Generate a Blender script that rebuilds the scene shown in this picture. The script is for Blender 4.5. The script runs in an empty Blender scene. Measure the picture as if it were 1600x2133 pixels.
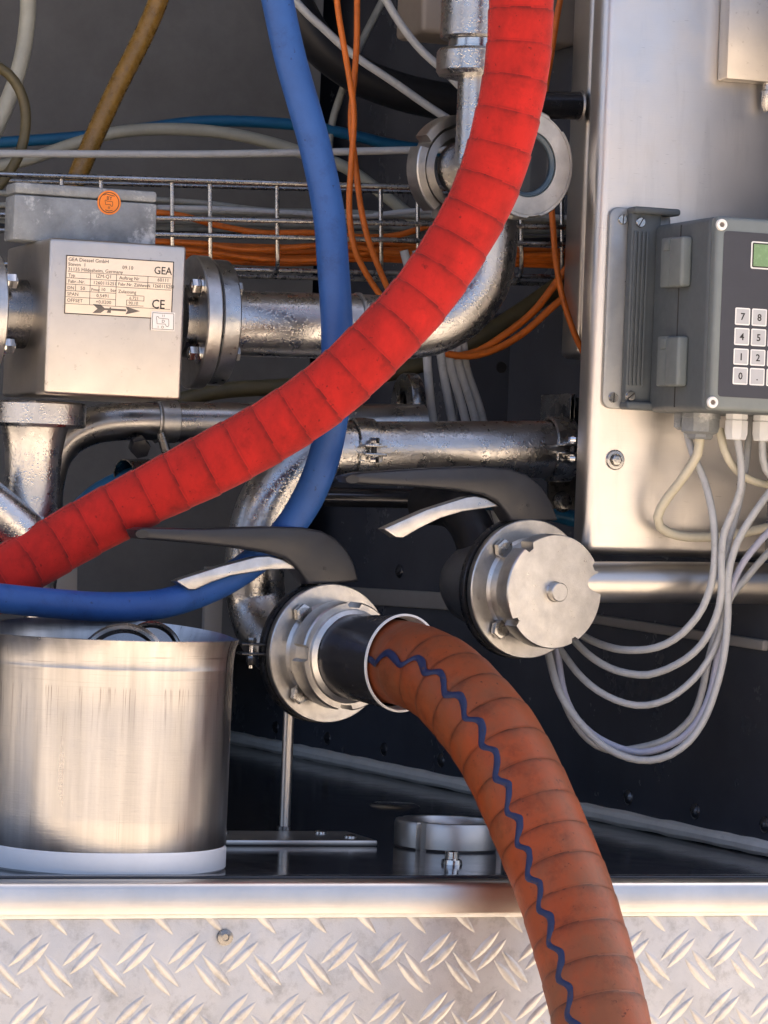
import bpy, bmesh, math, random
from mathutils import Vector, Matrix
random.seed(7)
SC = bpy.context.scene
COL = SC.collection
R = math.radians
# ------------------------------------------------------------------ camera, sky, sun, exposure
F_PX, CX, CY = 7100.0, 800.0, 1066.5        # long lens, in photo pixels
ROLL, YAW, CAMZ = R(2.2), R(20.0), 0.3094   # camera roll, truck side turned away to the right, eye height above the deck
cam = bpy.data.cameras.new('camera'); camo = bpy.data.objects.new('camera', cam); COL.objects.link(camo)
cam.sensor_fit = 'HORIZONTAL'; cam.sensor_width = 36.0; cam.lens = 36.0 * F_PX / 1600.0
cam.clip_start = 0.05; cam.clip_end = 500.0
camo.location = (0, 0, CAMZ)
camo.rotation_euler = (Matrix.Rotation(R(90), 3, 'X') @ Matrix.Rotation(ROLL, 3, 'Z')).to_euler()
SC.camera = camo
SUN_EL, SUN_AZ = R(48), R(28)               # sun stands behind the truck
wd = bpy.data.worlds.new('World'); SC.world = wd; wd.use_nodes = True
wn = wd.node_tree; bg = wn.nodes['Background']; sky = wn.nodes.new('ShaderNodeTexSky')
sky.sky_type = 'NISHITA'; sky.sun_disc = False; sky.sun_elevation = SUN_EL; sky.sun_rotation = SUN_AZ
sky.dust_density = 7.0; sky.air_density = 0.5; sky.ozone_density = 1.2
wn.links.new(sky.outputs[0], bg.inputs[0]); bg.inputs[1].default_value = 0.15
sl = bpy.data.lights.new('sun', 'SUN'); sl.energy = 3.0; sl.angle = R(0.6); sl.color = (1.0, 0.93, 0.82)
so = bpy.data.objects.new('sun', sl); COL.objects.link(so)
sd = Vector((math.sin(SUN_AZ) * math.cos(SUN_EL), math.cos(SUN_AZ) * math.cos(SUN_EL), math.sin(SUN_EL)))
so.rotation_euler = sd.to_track_quat('Z', 'Y').to_euler(); so.location = (0, 0, 6)
vs = SC.view_settings; vs.view_transform = 'Standard'; vs.look = 'None'; vs.gamma = 1.0; vs.exposure = 1.92
SC.cycles.use_denoising = True
SC.cycles.max_bounces = 8; SC.cycles.diffuse_bounces = 4; SC.cycles.glossy_bounces = 5
SC.cycles.sample_clamp_indirect = 6.0

# ------------------------------------------------------------------ coordinates
O = Vector((0, 2.84, 0))                    # a point on the front edge of the deck
EX = Vector((math.cos(YAW), math.sin(YAW), 0)); EY = Vector((-math.sin(YAW), math.cos(YAW), 0)); EZ = Vector((0, 0, 1))
TM = Matrix.Translation(O) @ Matrix((EX, EY, EZ)).transposed().to_4x4()     # truck frame -> world
TI = TM.inverted()
C0 = Vector((0, 0, CAMZ)); cr, sr = math.cos(ROLL), math.sin(ROLL)
def ray(px, py):
    u, v = px - CX, CY - py
    return Vector(((u * cr - v * sr) / F_PX, 1.0, (u * sr + v * cr) / F_PX))
def W(px, py, Y): return C0 + ray(px, py) * Y
def PL(px, py, o, n):
    d = ray(px, py); return C0 + d * ((o - C0).dot(n) / d.dot(n))
def PT(px, py, yt): return PL(px, py, O + EY * yt, EY)
def PF(px, py, z=0.0): return PL(px, py, Vector((0, 0, z)), EZ)
def L(px, py, yt): return TI @ PT(px, py, yt)          # pixel on truck plane -> truck frame
def S(p): return p[1] / F_PX                             # metres per photo pixel at a point
def frame(o, z, up=EZ):
    z = Vector(z).normalized(); x = Vector(up).cross(z)
    if x.length < 1e-4: x = Vector((1, 0, 0))
    x.normalize(); y = z.cross(x)
    return Matrix.Translation(o) @ Matrix((x, y, z)).transposed().to_4x4()

# ------------------------------------------------------------------ materials
def lin(c): return tuple(((x / 12.92) if x <= .04045 else ((x + .055) / 1.055) ** 2.4) for x in c)
def hexc(h): return lin(tuple(int(h[i:i + 2], 16) / 255 for i in (0, 2, 4)))
MATS = {}
class NT:
    def __init__(s, name):
        s.m = bpy.data.materials.new(name); s.m.use_nodes = True; s.t = s.m.node_tree
        s.b = s.t.nodes['Principled BSDF']; s.pos = s.t.nodes.new('ShaderNodeNewGeometry').outputs['Position']
    def n(s, kind, **kw):
        nd = s.t.nodes.new(kind)
        for k, v in kw.items(): setattr(nd, k, v)
        return nd
    def l(s, a, b): s.t.links.new(a, b)
    def scaled(s, vec):
        m = s.n('ShaderNodeVectorMath', operation='MULTIPLY'); s.l(s.pos, m.inputs[0]); m.inputs[1].default_value = vec; return m.outputs[0]
    def noise(s, scale, detail=4, rough=.6, vec=None, dist=0.0):
        nd = s.n('ShaderNodeTexNoise'); s.l(s.scaled(vec) if vec else s.pos, nd.inputs['Vector'])
        nd.inputs['Scale'].default_value = scale; nd.inputs['Detail'].default_value = detail
        nd.inputs['Roughness'].default_value = rough; nd.inputs['Distortion'].default_value = dist; return nd.outputs['Fac']
    def ramp(s, f, stops):
        nd = s.n('ShaderNodeValToRGB'); s.l(f, nd.inputs[0]); e = nd.color_ramp.elements
        while len(e) < len(stops): e.new(.5)
        for el, (p, c) in zip(e, stops):
            el.position = p; el.color = (c, c, c, 1) if isinstance(c, (int, float)) else (*c, 1)
        return nd.outputs[0]
    def mix(s, f, a, b):
        nd = s.n('ShaderNodeMix', data_type='RGBA')
        for i, x in ((0, f), (6, a), (7, b)):
            if isinstance(x, (int, float)): nd.inputs[i].default_value = x
            elif isinstance(x, tuple): nd.inputs[i].default_value = (*x, 1)
            else: s.l(x, nd.inputs[i])
        return nd.outputs[2]
    def math(s, op, a, b=0.0):
        nd = s.n('ShaderNodeMath', operation=op)
        for i, x in enumerate((a, b)):
            if isinstance(x, (int, float)): nd.inputs[i].default_value = x
            else: s.l(x, nd.inputs[i])
        return nd.outputs[0]
    def attr(s, name):
        return s.n('ShaderNodeAttribute', attribute_name=name).outputs['Fac']
    def set(s, k, v):
        if isinstance(v, (int, float)): s.b.inputs[k].default_value = v
        elif isinstance(v, tuple): s.b.inputs[k].default_value = (*v, 1)
        else: s.l(v, s.b.inputs[k])
    def bump(s, h, strength, dist=.001):
        nd = s.n('ShaderNodeBump'); s.l(h, nd.inputs['Height']); nd.inputs['Strength'].default_value = strength
        nd.inputs['Distance'].default_value = dist
        if getattr(s, 'lastn', None): s.l(s.lastn, nd.inputs['Normal'])
        s.lastn = nd.outputs[0]; s.t.links.new(nd.outputs[0], s.b.inputs['Normal'])
def mat(name, col, rough=.5, metal=0.0, var=.25, vs=18.0, bump=0.0, bs=300.0, rv=.12, dirt=None, drops=0.0, brush=None, ds=150.0, spec=None, coat=0.0):
    m = NT(name); c = hexc(col) if isinstance(col, str) else col
    f = m.noise(vs, 6, .65)
    base = m.mix(m.ramp(f, [(.3, 0.0), (.7, 1.0)]), tuple(x * (1 - var) for x in c), tuple(min(1, x * (1 + var * .6)) for x in c))
    if dirt:
        dc, lo, hi, sc = dirt
        base = m.mix(m.ramp(m.noise(sc, 8, .75), [(lo, 0.0), (hi, 1.0)]), base, hexc(dc))
    m.set('Base Color', base); m.set('Metallic', metal)
    m.set('Roughness', m.ramp(m.noise(vs * 2.3, 5, .7), [(.25, max(.03, rough - rv)), (.75, min(1, rough + rv))]))
    if spec is not None: m.set('Specular IOR Level', spec)
    if coat: m.set('Coat Weight', coat)
    if brush: m.bump(m.noise(1.0, 3, .6, brush), .12, .0006)
    if bump: m.bump(m.noise(bs, 4, .6), bump, .001)
    if drops:
        v = m.n('ShaderNodeTexVoronoi', feature='SMOOTH_F1'); m.l(m.pos, v.inputs['Vector']); v.inputs['Scale'].default_value = ds
        v.inputs['Smoothness'].default_value = .15
        h = m.ramp(v.outputs['Distance'], [(.12, 1.0), (.42, 0.0)])
        h = m.math('MULTIPLY', h, m.ramp(m.noise(24, 3, .6), [(.32, .15), (.62, 1.0)]))
        m.bump(h, drops, .0016)
    MATS[name] = m.m; return m
mat('steel_satin', (.62, .585, .54), .36, 1.0, .10, 9, brush=(14, 14, 900), rv=.06, bump=.03, bs=900)
mat('steel_pipe', (.50, .485, .465), .30, 1.0, .2, 16, bump=.04, bs=300)
m_ = NT('steel_cabinet'); b_ = m_.mix(m_.ramp(m_.noise(7, 5, .6), [(.3, 0.0), (.7, 1.0)]), (.68, .645, .60), (.76, .725, .68))
b_ = m_.mix(m_.ramp(m_.noise(1.0, 6, .7, (38, 38, 5)), [(.52, 0.0), (.76, .4)]), b_, (.50, .465, .42))
b_ = m_.mix(m_.math('MULTIPLY', m_.ramp(m_.noise(1.0, 2, .5, (90, 90, 900)), [(.70, 0.0), (.74, 1.0)]), m_.ramp(m_.noise(9, 3, .6), [(.5, 0.0), (.7, .7)])), b_, (.30, .27, .24))
m_.set('Base Color', b_); m_.set('Metallic', 1.0); m_.set('Roughness', m_.ramp(m_.noise(11, 6, .7), [(.3, .27), (.7, .46)]))
m_.bump(m_.noise(1.0, 3, .6, (14, 14, 900)), .14, .0006); m_.bump(m_.noise(5, 2, .5), .12, .004); MATS['steel_cabinet'] = m_.m
mat('steel_cover', (.60, .56, .51), .40, 1.0, .12, 12, bump=.06, bs=700, rv=.08, dirt=('8d8378', .60, .74, 120))
mat('steel_wet', (.57, .555, .535), .29, 1.0, .18, 22, drops=.23, bump=.02, bs=500, ds=430)
mat('steel_dark', (.30, .29, .28), .26, 1.0, .25, 20, bump=.05, bs=120)
mat('steel_bright', (.66, .65, .63), .20, 1.0, .15, 30, bump=.04, bs=500)
mat('steel_cast', (.60, .585, .56), .36, 1.0, .2, 60, bump=.18, bs=900)
mat('nut_steel', (.50, .49, .47), .28, 1.0, .3, 60, bump=.1, bs=300)
mat('black_steel', (.045, .046, .05), .30, .6, .3, 30, bump=.06, bs=200)
mat('tube_black', (.13, .13, .14), .22, .8, .3, 14, bump=.04, bs=100)
mat('cast_dark', (.12, .122, .128), .38, .2, .3, 40, bump=.2, bs=300)
mat('flange_rough', (.46, .47, .47), .33, 1.0, .3, 50, bump=.5, bs=120)
mat('cast_grey', '8f9497', .6, .25, .35, 34, bump=1.0, bs=260, dirt=('c9cbcc', .55, .66, 28))
mat('panel_grey', '6a6a69', .55, 0, .15, 4, bump=.08, bs=60, dirt=('4c4c4b', .45, .8, 3))
mat('panel_dark', (.066, .071, .086), .24, 0, .25, 5, bump=.06, bs=30, rv=.08)
mat('deck_black', (.030, .031, .037), .12, 0, .3, 12, bump=.08, bs=45, rv=.06)
mat('sealant', 'efeadf', .4, 0, .10, 40, bump=.5, bs=120, dirt=('b5aea3', .62, .8, 60))
mat('alu_trim', (.68, .64, .585), .32, 1.0, .12, 12, rv=.04, brush=(6, 6, 500), bump=.02, bs=900)
mat('tread_alu', (.58, .565, .54), .43, .7, .12, 20, bump=.18, bs=700, dirt=('8a857e', .5, .85, 45))
m_ = NT('can_alu'); b_ = m_.mix(m_.ramp(m_.noise(1.0, 4, .6, (70, 70, 3)), [(.3, 0.0), (.7, 1.0)]), (.40, .385, .37), (.58, .565, .545))
sx_ = m_.n('ShaderNodeSeparateXYZ'); m_.l(m_.pos, sx_.inputs[0]); zz = m_.math('DIVIDE', sx_.outputs[2], .21)
sc1 = m_.ramp(m_.noise(1.0, 3, .6, (520, 520, 14)), [(.55, 0.0), (.70, .8)])
bd = m_.ramp(zz, [(.52, 0.0), (.66, .55), (.735, 1.0), (.75, .0)]); sc1 = m_.math('MULTIPLY', sc1, bd)
sc2 = m_.ramp(m_.noise(1.0, 3, .6, (10, 10, 520)), [(.60, 0.0), (.70, .8)]); sc2 = m_.math('MULTIPLY', sc2, m_.ramp(zz, [(.70, .10), (.80, .25), (.855, 1.0), (.875, 1.0), (.89, .15)]))
sc3 = m_.math('MULTIPLY', m_.ramp(m_.noise(1.0, 2, .5, (420, 420, 5)), [(.68, 0.0), (.72, .8)]), m_.ramp(m_.noise(7, 3, .6), [(.5, 0.0), (.62, 1.0)]))
b_ = m_.mix(sc1, b_, (.16, .13, .12)); b_ = m_.mix(sc2, b_, (.14, .12, .11)); b_ = m_.mix(sc3, b_, (.2, .18, .16))
m_.set('Base Color', b_); m_.set('Metallic', 1.0); m_.set('Roughness', m_.ramp(m_.noise(1.0, 4, .6, (50, 50, 3)), [(.3, .26), (.7, .38)]))
m_.bump(m_.noise(1.0, 3, .6, (60, 60, 1100)), .16, .0006); m_.bump(m_.noise(500, 3, .6), .06); m_.bump(m_.noise(16, 2, .5), .25, .003); MATS['can_alu'] = m_.m
mat('white_plastic', 'dfe2e4', .38, 0, .06, 30, bump=.03, bs=200)
mat('black_plastic', (.022, .023, .028), .36, 0, .2, 40, bump=.08, bs=900, spec=.5)
mat('box_grey', '596063', .52, 0, .10, 40, bump=.10, bs=800, dirt=('6f7573', .6, .8, 25))
mat('box_frame', '747c7c', .50, 0, .08, 40, bump=.10, bs=800)
mat('panel_foil', '393b43', .45, 0, .06, 40, bump=.05, bs=900)
mat('key_grey', 'b9bbbd', .5, 0, .05, 60)
mat('key_white', 'ecece8', .5, 0, .03, 60)
mat('lcd', '7c9c72', .25, 0, .1, 90)
mat('ink', '2a2725', .6, 0, .2, 200)
mat('ink_faded', '6d655c', .6, 0, .3, 300)
mat('paper', 'f0dfc8', .5, 0, .05, 30)
mat('sticker_white', 'f3efe8', .5, 0, .03, 60)
mat('sticker_orange', 'f2872a', .5, 0, .06, 90)
mat('bracket_alu', 'a9aaa8', .38, .7, .12, 35, bump=.12, bs=700)
mat('cable_grey', 'b6b8b8', .48, 0, .10, 60, bump=.06, bs=300, dirt=('8b8a86', .55, .8, 70))
mat('cable_cream', 'cfc8b0', .46, 0, .10, 60, bump=.06, bs=300)
mat('cable_lilac', 'b9bbcb', .46, 0, .08, 60, bump=.06, bs=300)
mat('cable_dull', '8f9088', .5, 0, .15, 40, bump=.06, bs=300, dirt=('5d5b54', .5, .8, 60))
mat('cable_orange', 'cf6a1c', .5, 0, .2, 50, bump=.08, bs=300, dirt=('7a3c12', .55, .8, 60))
mat('hose_tan', '8a6a30', .28, 0, .25, 60, bump=.06, bs=200, dirt=('5a431c', .5, .75, 90))
mat('hose_cream', 'a5a598', .4, 0, .15, 40, bump=.05, bs=200)
mat('hose_olive', '5a5238', .5, 0, .25, 50, bump=.08, bs=200)
mat('hose_teal', '1c5f86', .4, 0, .2, 30, bump=.05, bs=200)
mat('hose_black', (.012, .012, .014), .45, 0, .2, 30, bump=.08, bs=200)
mat('weld', (.55, .52, .48), .45, 1.0, .4, 120, bump=.7, bs=250)
mat('concrete', (.48, .40, .31), .9, 0, .2, 2.0, bump=.4, bs=40)
mat('white_paint', '8f8c88', .45, 0, .08, 10, bump=.05, bs=100)
mat('beige_box', '8d8379', .5, .2, .12, 8, bump=.05, bs=100)
mat('tape_tan', 'a89a86', .6, 0, .2, 40)
mat('rubber_ring', (.05, .085, .12), .35, 0, .2, 50)
mat('glass_dark', (.02, .022, .026), .06, 0, .2, 20, coat=.6)
def hose_mat(name, base, wear, dark, rough, pitch, fab, wlo, whi, wsc):
    m = NT(name); s = m.attr('wrap')
    b = m.mix(m.ramp(m.noise(22, 6, .65), [(.32, 0.0), (.7, 1.0)]), tuple(x * .80 for x in hexc(base)), hexc(base))
    b = m.mix(m.ramp(m.noise(wsc, 7, .7, (1, 1, .55)), [(wlo, 0.0), (whi, .85)]), b, hexc(wear))
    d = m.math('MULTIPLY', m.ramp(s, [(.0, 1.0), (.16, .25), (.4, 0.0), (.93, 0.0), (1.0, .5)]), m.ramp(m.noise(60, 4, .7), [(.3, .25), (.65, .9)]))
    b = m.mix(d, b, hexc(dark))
    b = m.mix(m.ramp(m.noise(170, 3, .6), [(.66, 0.0), (.74, .75)]), b, hexc(dark))
    b = m.mix(m.math('MULTIPLY', m.ramp(m.noise(38, 6, .75), [(.52, 0.0), (.72, .5)]), .9), b, hexc(dark))
    m.set('Base Color', b); m.set('Roughness', rough); m.set('Specular IOR Level', .3)
    if fab: m.set('Sheen Weight', .15)
    m.bump(m.noise(900 if fab else 260, 3, .7), .35 if fab else .16, .0008); m.bump(m.noise(40, 4, .6), .25, .002)
    MATS[name] = m.m
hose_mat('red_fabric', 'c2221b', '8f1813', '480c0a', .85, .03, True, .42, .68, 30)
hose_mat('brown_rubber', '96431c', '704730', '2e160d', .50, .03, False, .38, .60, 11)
hose_mat('blue_rubber', '2f5a9e', '264c8e', '16284f', .48, .03, False, .5, .8, 14)
mat('stripe_blue', '13224a', .55, 0, .25, 80, bump=.1, bs=300, dirt=('4a2c22', .58, .68, 120))
mat('stitch_red', 'a8211b', .8, 0, .3, 300)

# ------------------------------------------------------------------ object helpers
WLOC = {}
def tag(o, label=None, cat=None, group=None, kind=None):
    if label: o['label'] = label
    if cat: o['category'] = cat
    if group: o['group'] = group
    if kind: o['kind'] = kind
    return o
def thing(name, loc, label, cat, group=None):
    o = bpy.data.objects.new(name, None); COL.objects.link(o); o.location = loc; o.empty_display_size = .02
    WLOC[o.name] = Matrix.Translation(loc); return tag(o, label, cat, group)
def attach(o, parent, world):
    COL.objects.link(o)
    if parent is not None:
        o.parent = parent; o.matrix_parent_inverse = WLOC[parent.name].inverted()
    o.matrix_basis = world; WLOC[o.name] = world.copy(); return o
class MB:
    """collects world-space geometry for ONE mesh object"""
    def __init__(s): s.v = []; s.f = []; s.att = {}
    def add(s, vs, fs, M=None):
        k = len(s.v); s.v += [(M @ Vector(v)) if M is not None else Vector(v) for v in vs]
        s.f += [tuple(i + k for i in f) for f in fs]; return s
    def bm(s, b, M=None):
        b.verts.ensure_lookup_table(); b.verts.index_update()
        s.add([v.co.copy() for v in b.verts], [[v.index for v in f.verts] for f in b.faces], M); b.free(); return s
    def box(s, lo, hi, bev=.0, M=TM, seg=2):
        b = bmesh.new(); bmesh.ops.create_cube(b, size=1.0)
        for v in b.verts: v.co = Vector([lo[i] + (v.co[i] + .5) * (hi[i] - lo[i]) for i in range(3)])
        if bev: bmesh.ops.bevel(b, geom=b.edges[:], offset=bev, segments=seg, profile=.5, affect='EDGES')
        return s.bm(b, M)
    def lathe(s, prof, M, seg=64, rf=None, close=False):
        vs, fs, n = [], [], len(prof)
        for j in range(seg):
            a = 2 * math.pi * j / seg
            for i, (r, h) in enumerate(prof):
                rr = rf(i, a, r) if rf else r
                vs.append((rr * math.cos(a), rr * math.sin(a), h))
        for j in range(seg):
            k = (j + 1) % seg
            for i in range(n if close else n - 1):
                i2 = (i + 1) % n
                fs.append((j * n + i, k * n + i, k * n + i2, j * n + i2))
        return s.add(vs, fs, M)
    def prism(s, pts, M, h0, h1, bev=0.0, seg=2):
        b = bmesh.new(); lo = [b.verts.new((x, y, h0)) for x, y in pts]; hi = [b.verts.new((x, y, h1)) for x, y in pts]
        n = len(pts); b.faces.new(lo[::-1]); b.faces.new(hi)
        for i in range(n): b.faces.new((lo[i], lo[(i + 1) % n], hi[(i + 1) % n], hi[i]))
        bmesh.ops.recalc_face_normals(b, faces=b.faces[:])
        if bev:
            es = [e for e in b.edges if abs(e.verts[0].co.z - e.verts[1].co.z) < 1e-7]
            bmesh.ops.bevel(b, geom=es, offset=bev, segments=seg, profile=.5, affect='EDGES')
        return s.bm(b, M)
    def tube(s, pts, rad, seg=16, ds=None, wrapf=None, squash=None, caps=True):
        P, Rr, ss = resample(pts, rad, ds)
        Fr = frames(P); k0 = len(s.v); wr = s.att.setdefault('wrap', [])
        while len(wr) < k0: wr.append(.5)
        for i, p in enumerate(P):
            t, x, y = Fr[i]
            for j in range(seg):
                a = 2 * math.pi * j / seg; dr, w = wrapf(ss[i], a) if wrapf else (0, .5)
                q = squash if squash else 1.0
                s.v.append(p + (x * math.cos(a) * q + y * math.sin(a)) * (Rr[i] + dr)); wr.append(w)
        for i in range(len(P) - 1):
            for j in range(seg):
                k = (j + 1) % seg
                s.f.append((k0 + i * seg + j, k0 + i * seg + k, k0 + (i + 1) * seg + k, k0 + (i + 1) * seg + j))
        if caps:
            s.f.append(tuple(k0 + j for j in range(seg))[::-1]); s.f.append(tuple(k0 + (len(P) - 1) * seg + j for j in range(seg)))
        return s
    def build(s, name, m, parent=None, smooth=35, origin=None):
        me = bpy.data.meshes.new(name)
        c = Vector(origin) if origin is not None else sum(s.v, Vector()) / len(s.v)
        me.from_pydata([tuple(v - c) for v in s.v], [], s.f)
        if s.att.get('wrap'):
            w = s.att['wrap'] + [.5] * (len(s.v) - len(s.att['wrap']))
            me.attributes.new('wrap', 'FLOAT', 'POINT').data.foreach_set('value', w)
        b = bmesh.new(); b.from_mesh(me); bmesh.ops.recalc_face_normals(b, faces=b.faces[:]); b.to_mesh(me); b.free()
        me.polygons.foreach_set('use_smooth', [True] * len(me.polygons)); me.set_sharp_from_angle(angle=R(smooth))
        me.materials.append(MATS[m]); o = bpy.data.objects.new(name, me)
        return attach(o, parent, Matrix.Translation(c))
def resample(pts, rad, ds):
    pts = [Vector(p) for p in pts]; n = len(pts)
    rads = list(rad) if isinstance(rad, (list, tuple)) else [rad] * n
    P, Rr = [], []
    ext = [pts[0] * 2 - pts[1]] + pts + [pts[-1] * 2 - pts[-2]]
    for i in range(n - 1):
        a, b, c, d = ext[i:i + 4]; ln = (c - b).length; step = ds or max(.006, min(rads) * .9)
        k = max(2, int(ln / step)) if n > 2 or ds else 1
        for q in range(k):
            t = q / k
            P.append(.5 * ((2 * b) + (c - a) * t + (2 * a - 5 * b + 4 * c - d) * t * t + (3 * b - a - 3 * c + d) * t ** 3))
            Rr.append(rads[i] * (1 - t) + rads[i + 1] * t)
    P.append(pts[-1]); Rr.append(rads[-1])
    if ds and n > 2:                                 # equal steps along the length
        acc = [0.0]
        for i in range(1, len(P)): acc.append(acc[-1] + (P[i] - P[i - 1]).length)
        m = max(2, int(acc[-1] / ds)); Q, Q2 = [], []; j = 0
        for i in range(m + 1):
            s = acc[-1] * i / m
            while j < len(acc) - 2 and acc[j + 1] < s: j += 1
            t = (s - acc[j]) / max(1e-9, acc[j + 1] - acc[j]); t = min(1, max(0, t))
            Q.append(P[j].lerp(P[j + 1], t)); Q2.append(Rr[j] * (1 - t) + Rr[j + 1] * t)
        P, Rr = Q, Q2
    ss = [0.0]
    for i in range(1, len(P)): ss.append(ss[-1] + (P[i] - P[i - 1]).length)
    return P, Rr, ss
def frames(P):
    out = []; x = None
    for i, p in enumerate(P):
        t = (P[min(i + 1, len(P) - 1)] - P[max(i - 1, 0)]).normalized()
        if x is None:
            x = (C0 - p).normalized(); x = x - t * x.dot(t); x.normalize()
        else:
            x = x - t * x.dot(t); x.normalize()
        out.append((t, x, t.cross(x)))
    return out
def pp(pts, yt=None, Y=None):
    """photo pixels with their depth -> world points; a third number overrides the depth"""
    out = []
    for p in pts:
        if Y is not None: out.append(W(p[0], p[1], p[2] if len(p) > 2 else Y))
        else: out.append(PT(p[0], p[1], p[2] if len(p) > 2 else yt))
    return out
def share(mesh_obj, parent, M, name=None):
    o = bpy.data.objects.new(name or mesh_obj.name.split('.')[0], mesh_obj.data); return attach(o, parent, M)
def instance(mb, name, m, parent, mats, smooth=35):
    """mb is built round the origin; one object for each matrix, sharing the mesh"""
    first = mb.build(name, m, parent, smooth, origin=(0, 0, 0)); first.matrix_basis = mats[0]; WLOC[first.name] = mats[0]
    return [first] + [share(first, parent, M, name) for M in mats[1:]]
def hexpts(r, a0=0.0): return [(r * math.cos(a0 + k * math.pi / 3), r * math.sin(a0 + k * math.pi / 3)) for k in range(6)]
def bolt_mb(r, h, washer=True, slot=False):
    b = MB()
    if washer: b.lathe([(0, 0), (r * 1.35, 0), (r * 1.35, h * .18), (0, h * .18)], Matrix(), 24)
    b.prism(hexpts(r), Matrix(), h * .18, h, r * .12)
    b.lathe([(r * .62, h * .99), (r * .62, h * 1.06), (0, h * 1.08)], Matrix(), 16); return b
def text_obj(s, size, M, parent, m, name='lettering', align='LEFT', thick=.00012, bold=0.0, sx=1.0):
    cu = bpy.data.curves.new('t', 'FONT'); cu.body = s; cu.size = size; cu.align_x = align; cu.extrude = thick; cu.resolution_u = 2
    cu.offset = bold; t = bpy.data.objects.new('t', cu); COL.objects.link(t)
    dg = bpy.context.evaluated_depsgraph_get(); me = bpy.data.meshes.new_from_object(t.evaluated_get(dg)); bpy.data.objects.remove(t)
    b = MB(); b.add([v.co for v in me.vertices], [tuple(p.vertices) for p in me.polygons], M @ Matrix.Diagonal((sx, 1, 1, 1)))
    return b if parent is None else b.build(name, m, parent, 30)
def hash_(t): return sum((i + 1) * ord(c) for i, c in enumerate(t))
def cable(name, pts, r, m, label, cat, yt=None, Y=None, group=None, seg=12, ds=.01):
    jr = random.Random(hash_(label)); pts = [tuple([q[0] + jr.uniform(-1.6, 1.6), q[1] + jr.uniform(-1.6, 1.6)] + list(q[2:])) for q in pts]
    p = pp(pts, yt, Y); b = MB(); b.tube(p, [r * S(q) for q in p], seg, ds); o = b.build(name, m); return tag(o, label, cat, group)

# ================================================================== setting
def struct(name, mb, m, smooth=35): return tag(mb.build(name, m, None, smooth), kind='structure')
struct('ground', MB().add([(-60, -60, -1.05), (60, -60, -1.05), (60, 60, -1.05), (-60, 60, -1.05)], [(0, 1, 2, 3)]), 'concrete')
A_, B_ = TI @ PF(470, 1545), TI @ PF(1600, 1785)
wx = lambda y: B_.x + (A_.x - B_.x) * (y - B_.y) / (A_.y - B_.y)      # side wall line in the truck frame
BACK = A_.y; XL = -1.15; ROOF = 1.7
struct('deck_floor', MB().box((XL, .016, -.03), (.60, BACK + .04, 0.0)), 'deck_black')
fm = MB().box((XL, .020, .0005), (wx(.02) + .02, .034, .0035), .001); tag(fm.build('deck_edge_strip', 'deck_black'), 'black raised lip along the front of the wet deck', 'strip')
sw = MB(); y0, y1 = .03, BACK
sw.add([(wx(y), y, z) for y, z in ((y0, -.02), (y1, -.02), (y1, ROOF), (y0, ROOF))] + [(wx(y) + .03, y, z) for y, z in ((y0, -.02), (y1, -.02), (y1, ROOF), (y0, ROOF))],
       [(0, 1, 2, 3), (7, 6, 5, 4), (0, 4, 5, 1), (3, 2, 6, 7), (0, 3, 7, 4), (1, 5, 6, 2)], TM)
side = struct('side_wall', sw, 'panel_dark')
back = struct('back_wall', MB().box((XL, BACK, -.02), (wx(BACK), BACK + .03, ROOF)), 'panel_grey')
struct('side_wall_far', MB().box((XL - .03, .75, -.02), (XL, BACK + .03, ROOF)), 'panel_grey')  # unseen left wall, started deep inside so the can reflects open daylight
struct('bulkhead', MB().box((XL, 1.25, L(500, 1330, 1.25).z), (L(655, 500, 1.25).x, 1.27, ROOF)), 'panel_grey')
struct('sun_block_roof', MB().box((XL - .03, -.05, ROOF), (.75, BACK + .03, ROOF + .04)), 'panel_grey')  # unseen roof, added to keep the sun off the compartment
struct('truck_side_beside', MB().box((wx(.03) + .03, .03, -.02), (.75, .06, ROOF)), 'white_paint')
# sealant bead along the foot of the side wall, and along the back wall
sb = MB(); n = 60; pts = []; rr = []
for i in range(n + 1):
    y = y0 + .02 + (y1 - y0 - .03) * i / n
    pts.append(TM @ Vector((wx(y) - .003, y, .008))); rr.append(.0086 * (1 + random.uniform(-.12, .12)) * (1.0 if y > .6 else .95))
sb.tube(pts, rr, 10, .012); sb.build('sealant_bead', 'sealant', side)
# rivets on the side wall
rm = []
wn_ = (TM.to_3x3() @ Vector((-1, (A_.x - B_.x) / (A_.y - B_.y), 0))).normalized()
wo_ = TM @ Vector((wx(.5), .5, 0))
for px, py in ((575, 1515), (683, 1538), (801, 1561), (920, 1584), (1310, 1661), (1449, 1690), (1594, 1718), (833, 1190), (1045, 1490), (1178, 1625)):
    q = PL(px, py, wo_, wn_); rm.append(frame(q, wn_))
instance(MB().lathe([(.0085, -.001), (.008, .0012), (.005, .0035), (0, .0045)], Matrix(), 16), 'rivet', 'tube_black', side, rm)
# rails on the side wall
for px0, py0, px1, py1, h in ((700, 1238, 990, 1256, .010), (1215, 1285, 1600, 1345, .005)):
    a, b_ = PL(px0, py0, wo_, wn_), PL(px1, py1, wo_, wn_); mb = MB(); d = (b_ - a)
    fr = frame(a, d, wn_); mb.box((-h, -.003, 0), (h, .006, d.length), .002, fr); mb.build('rail', 'white_paint', side)

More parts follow.
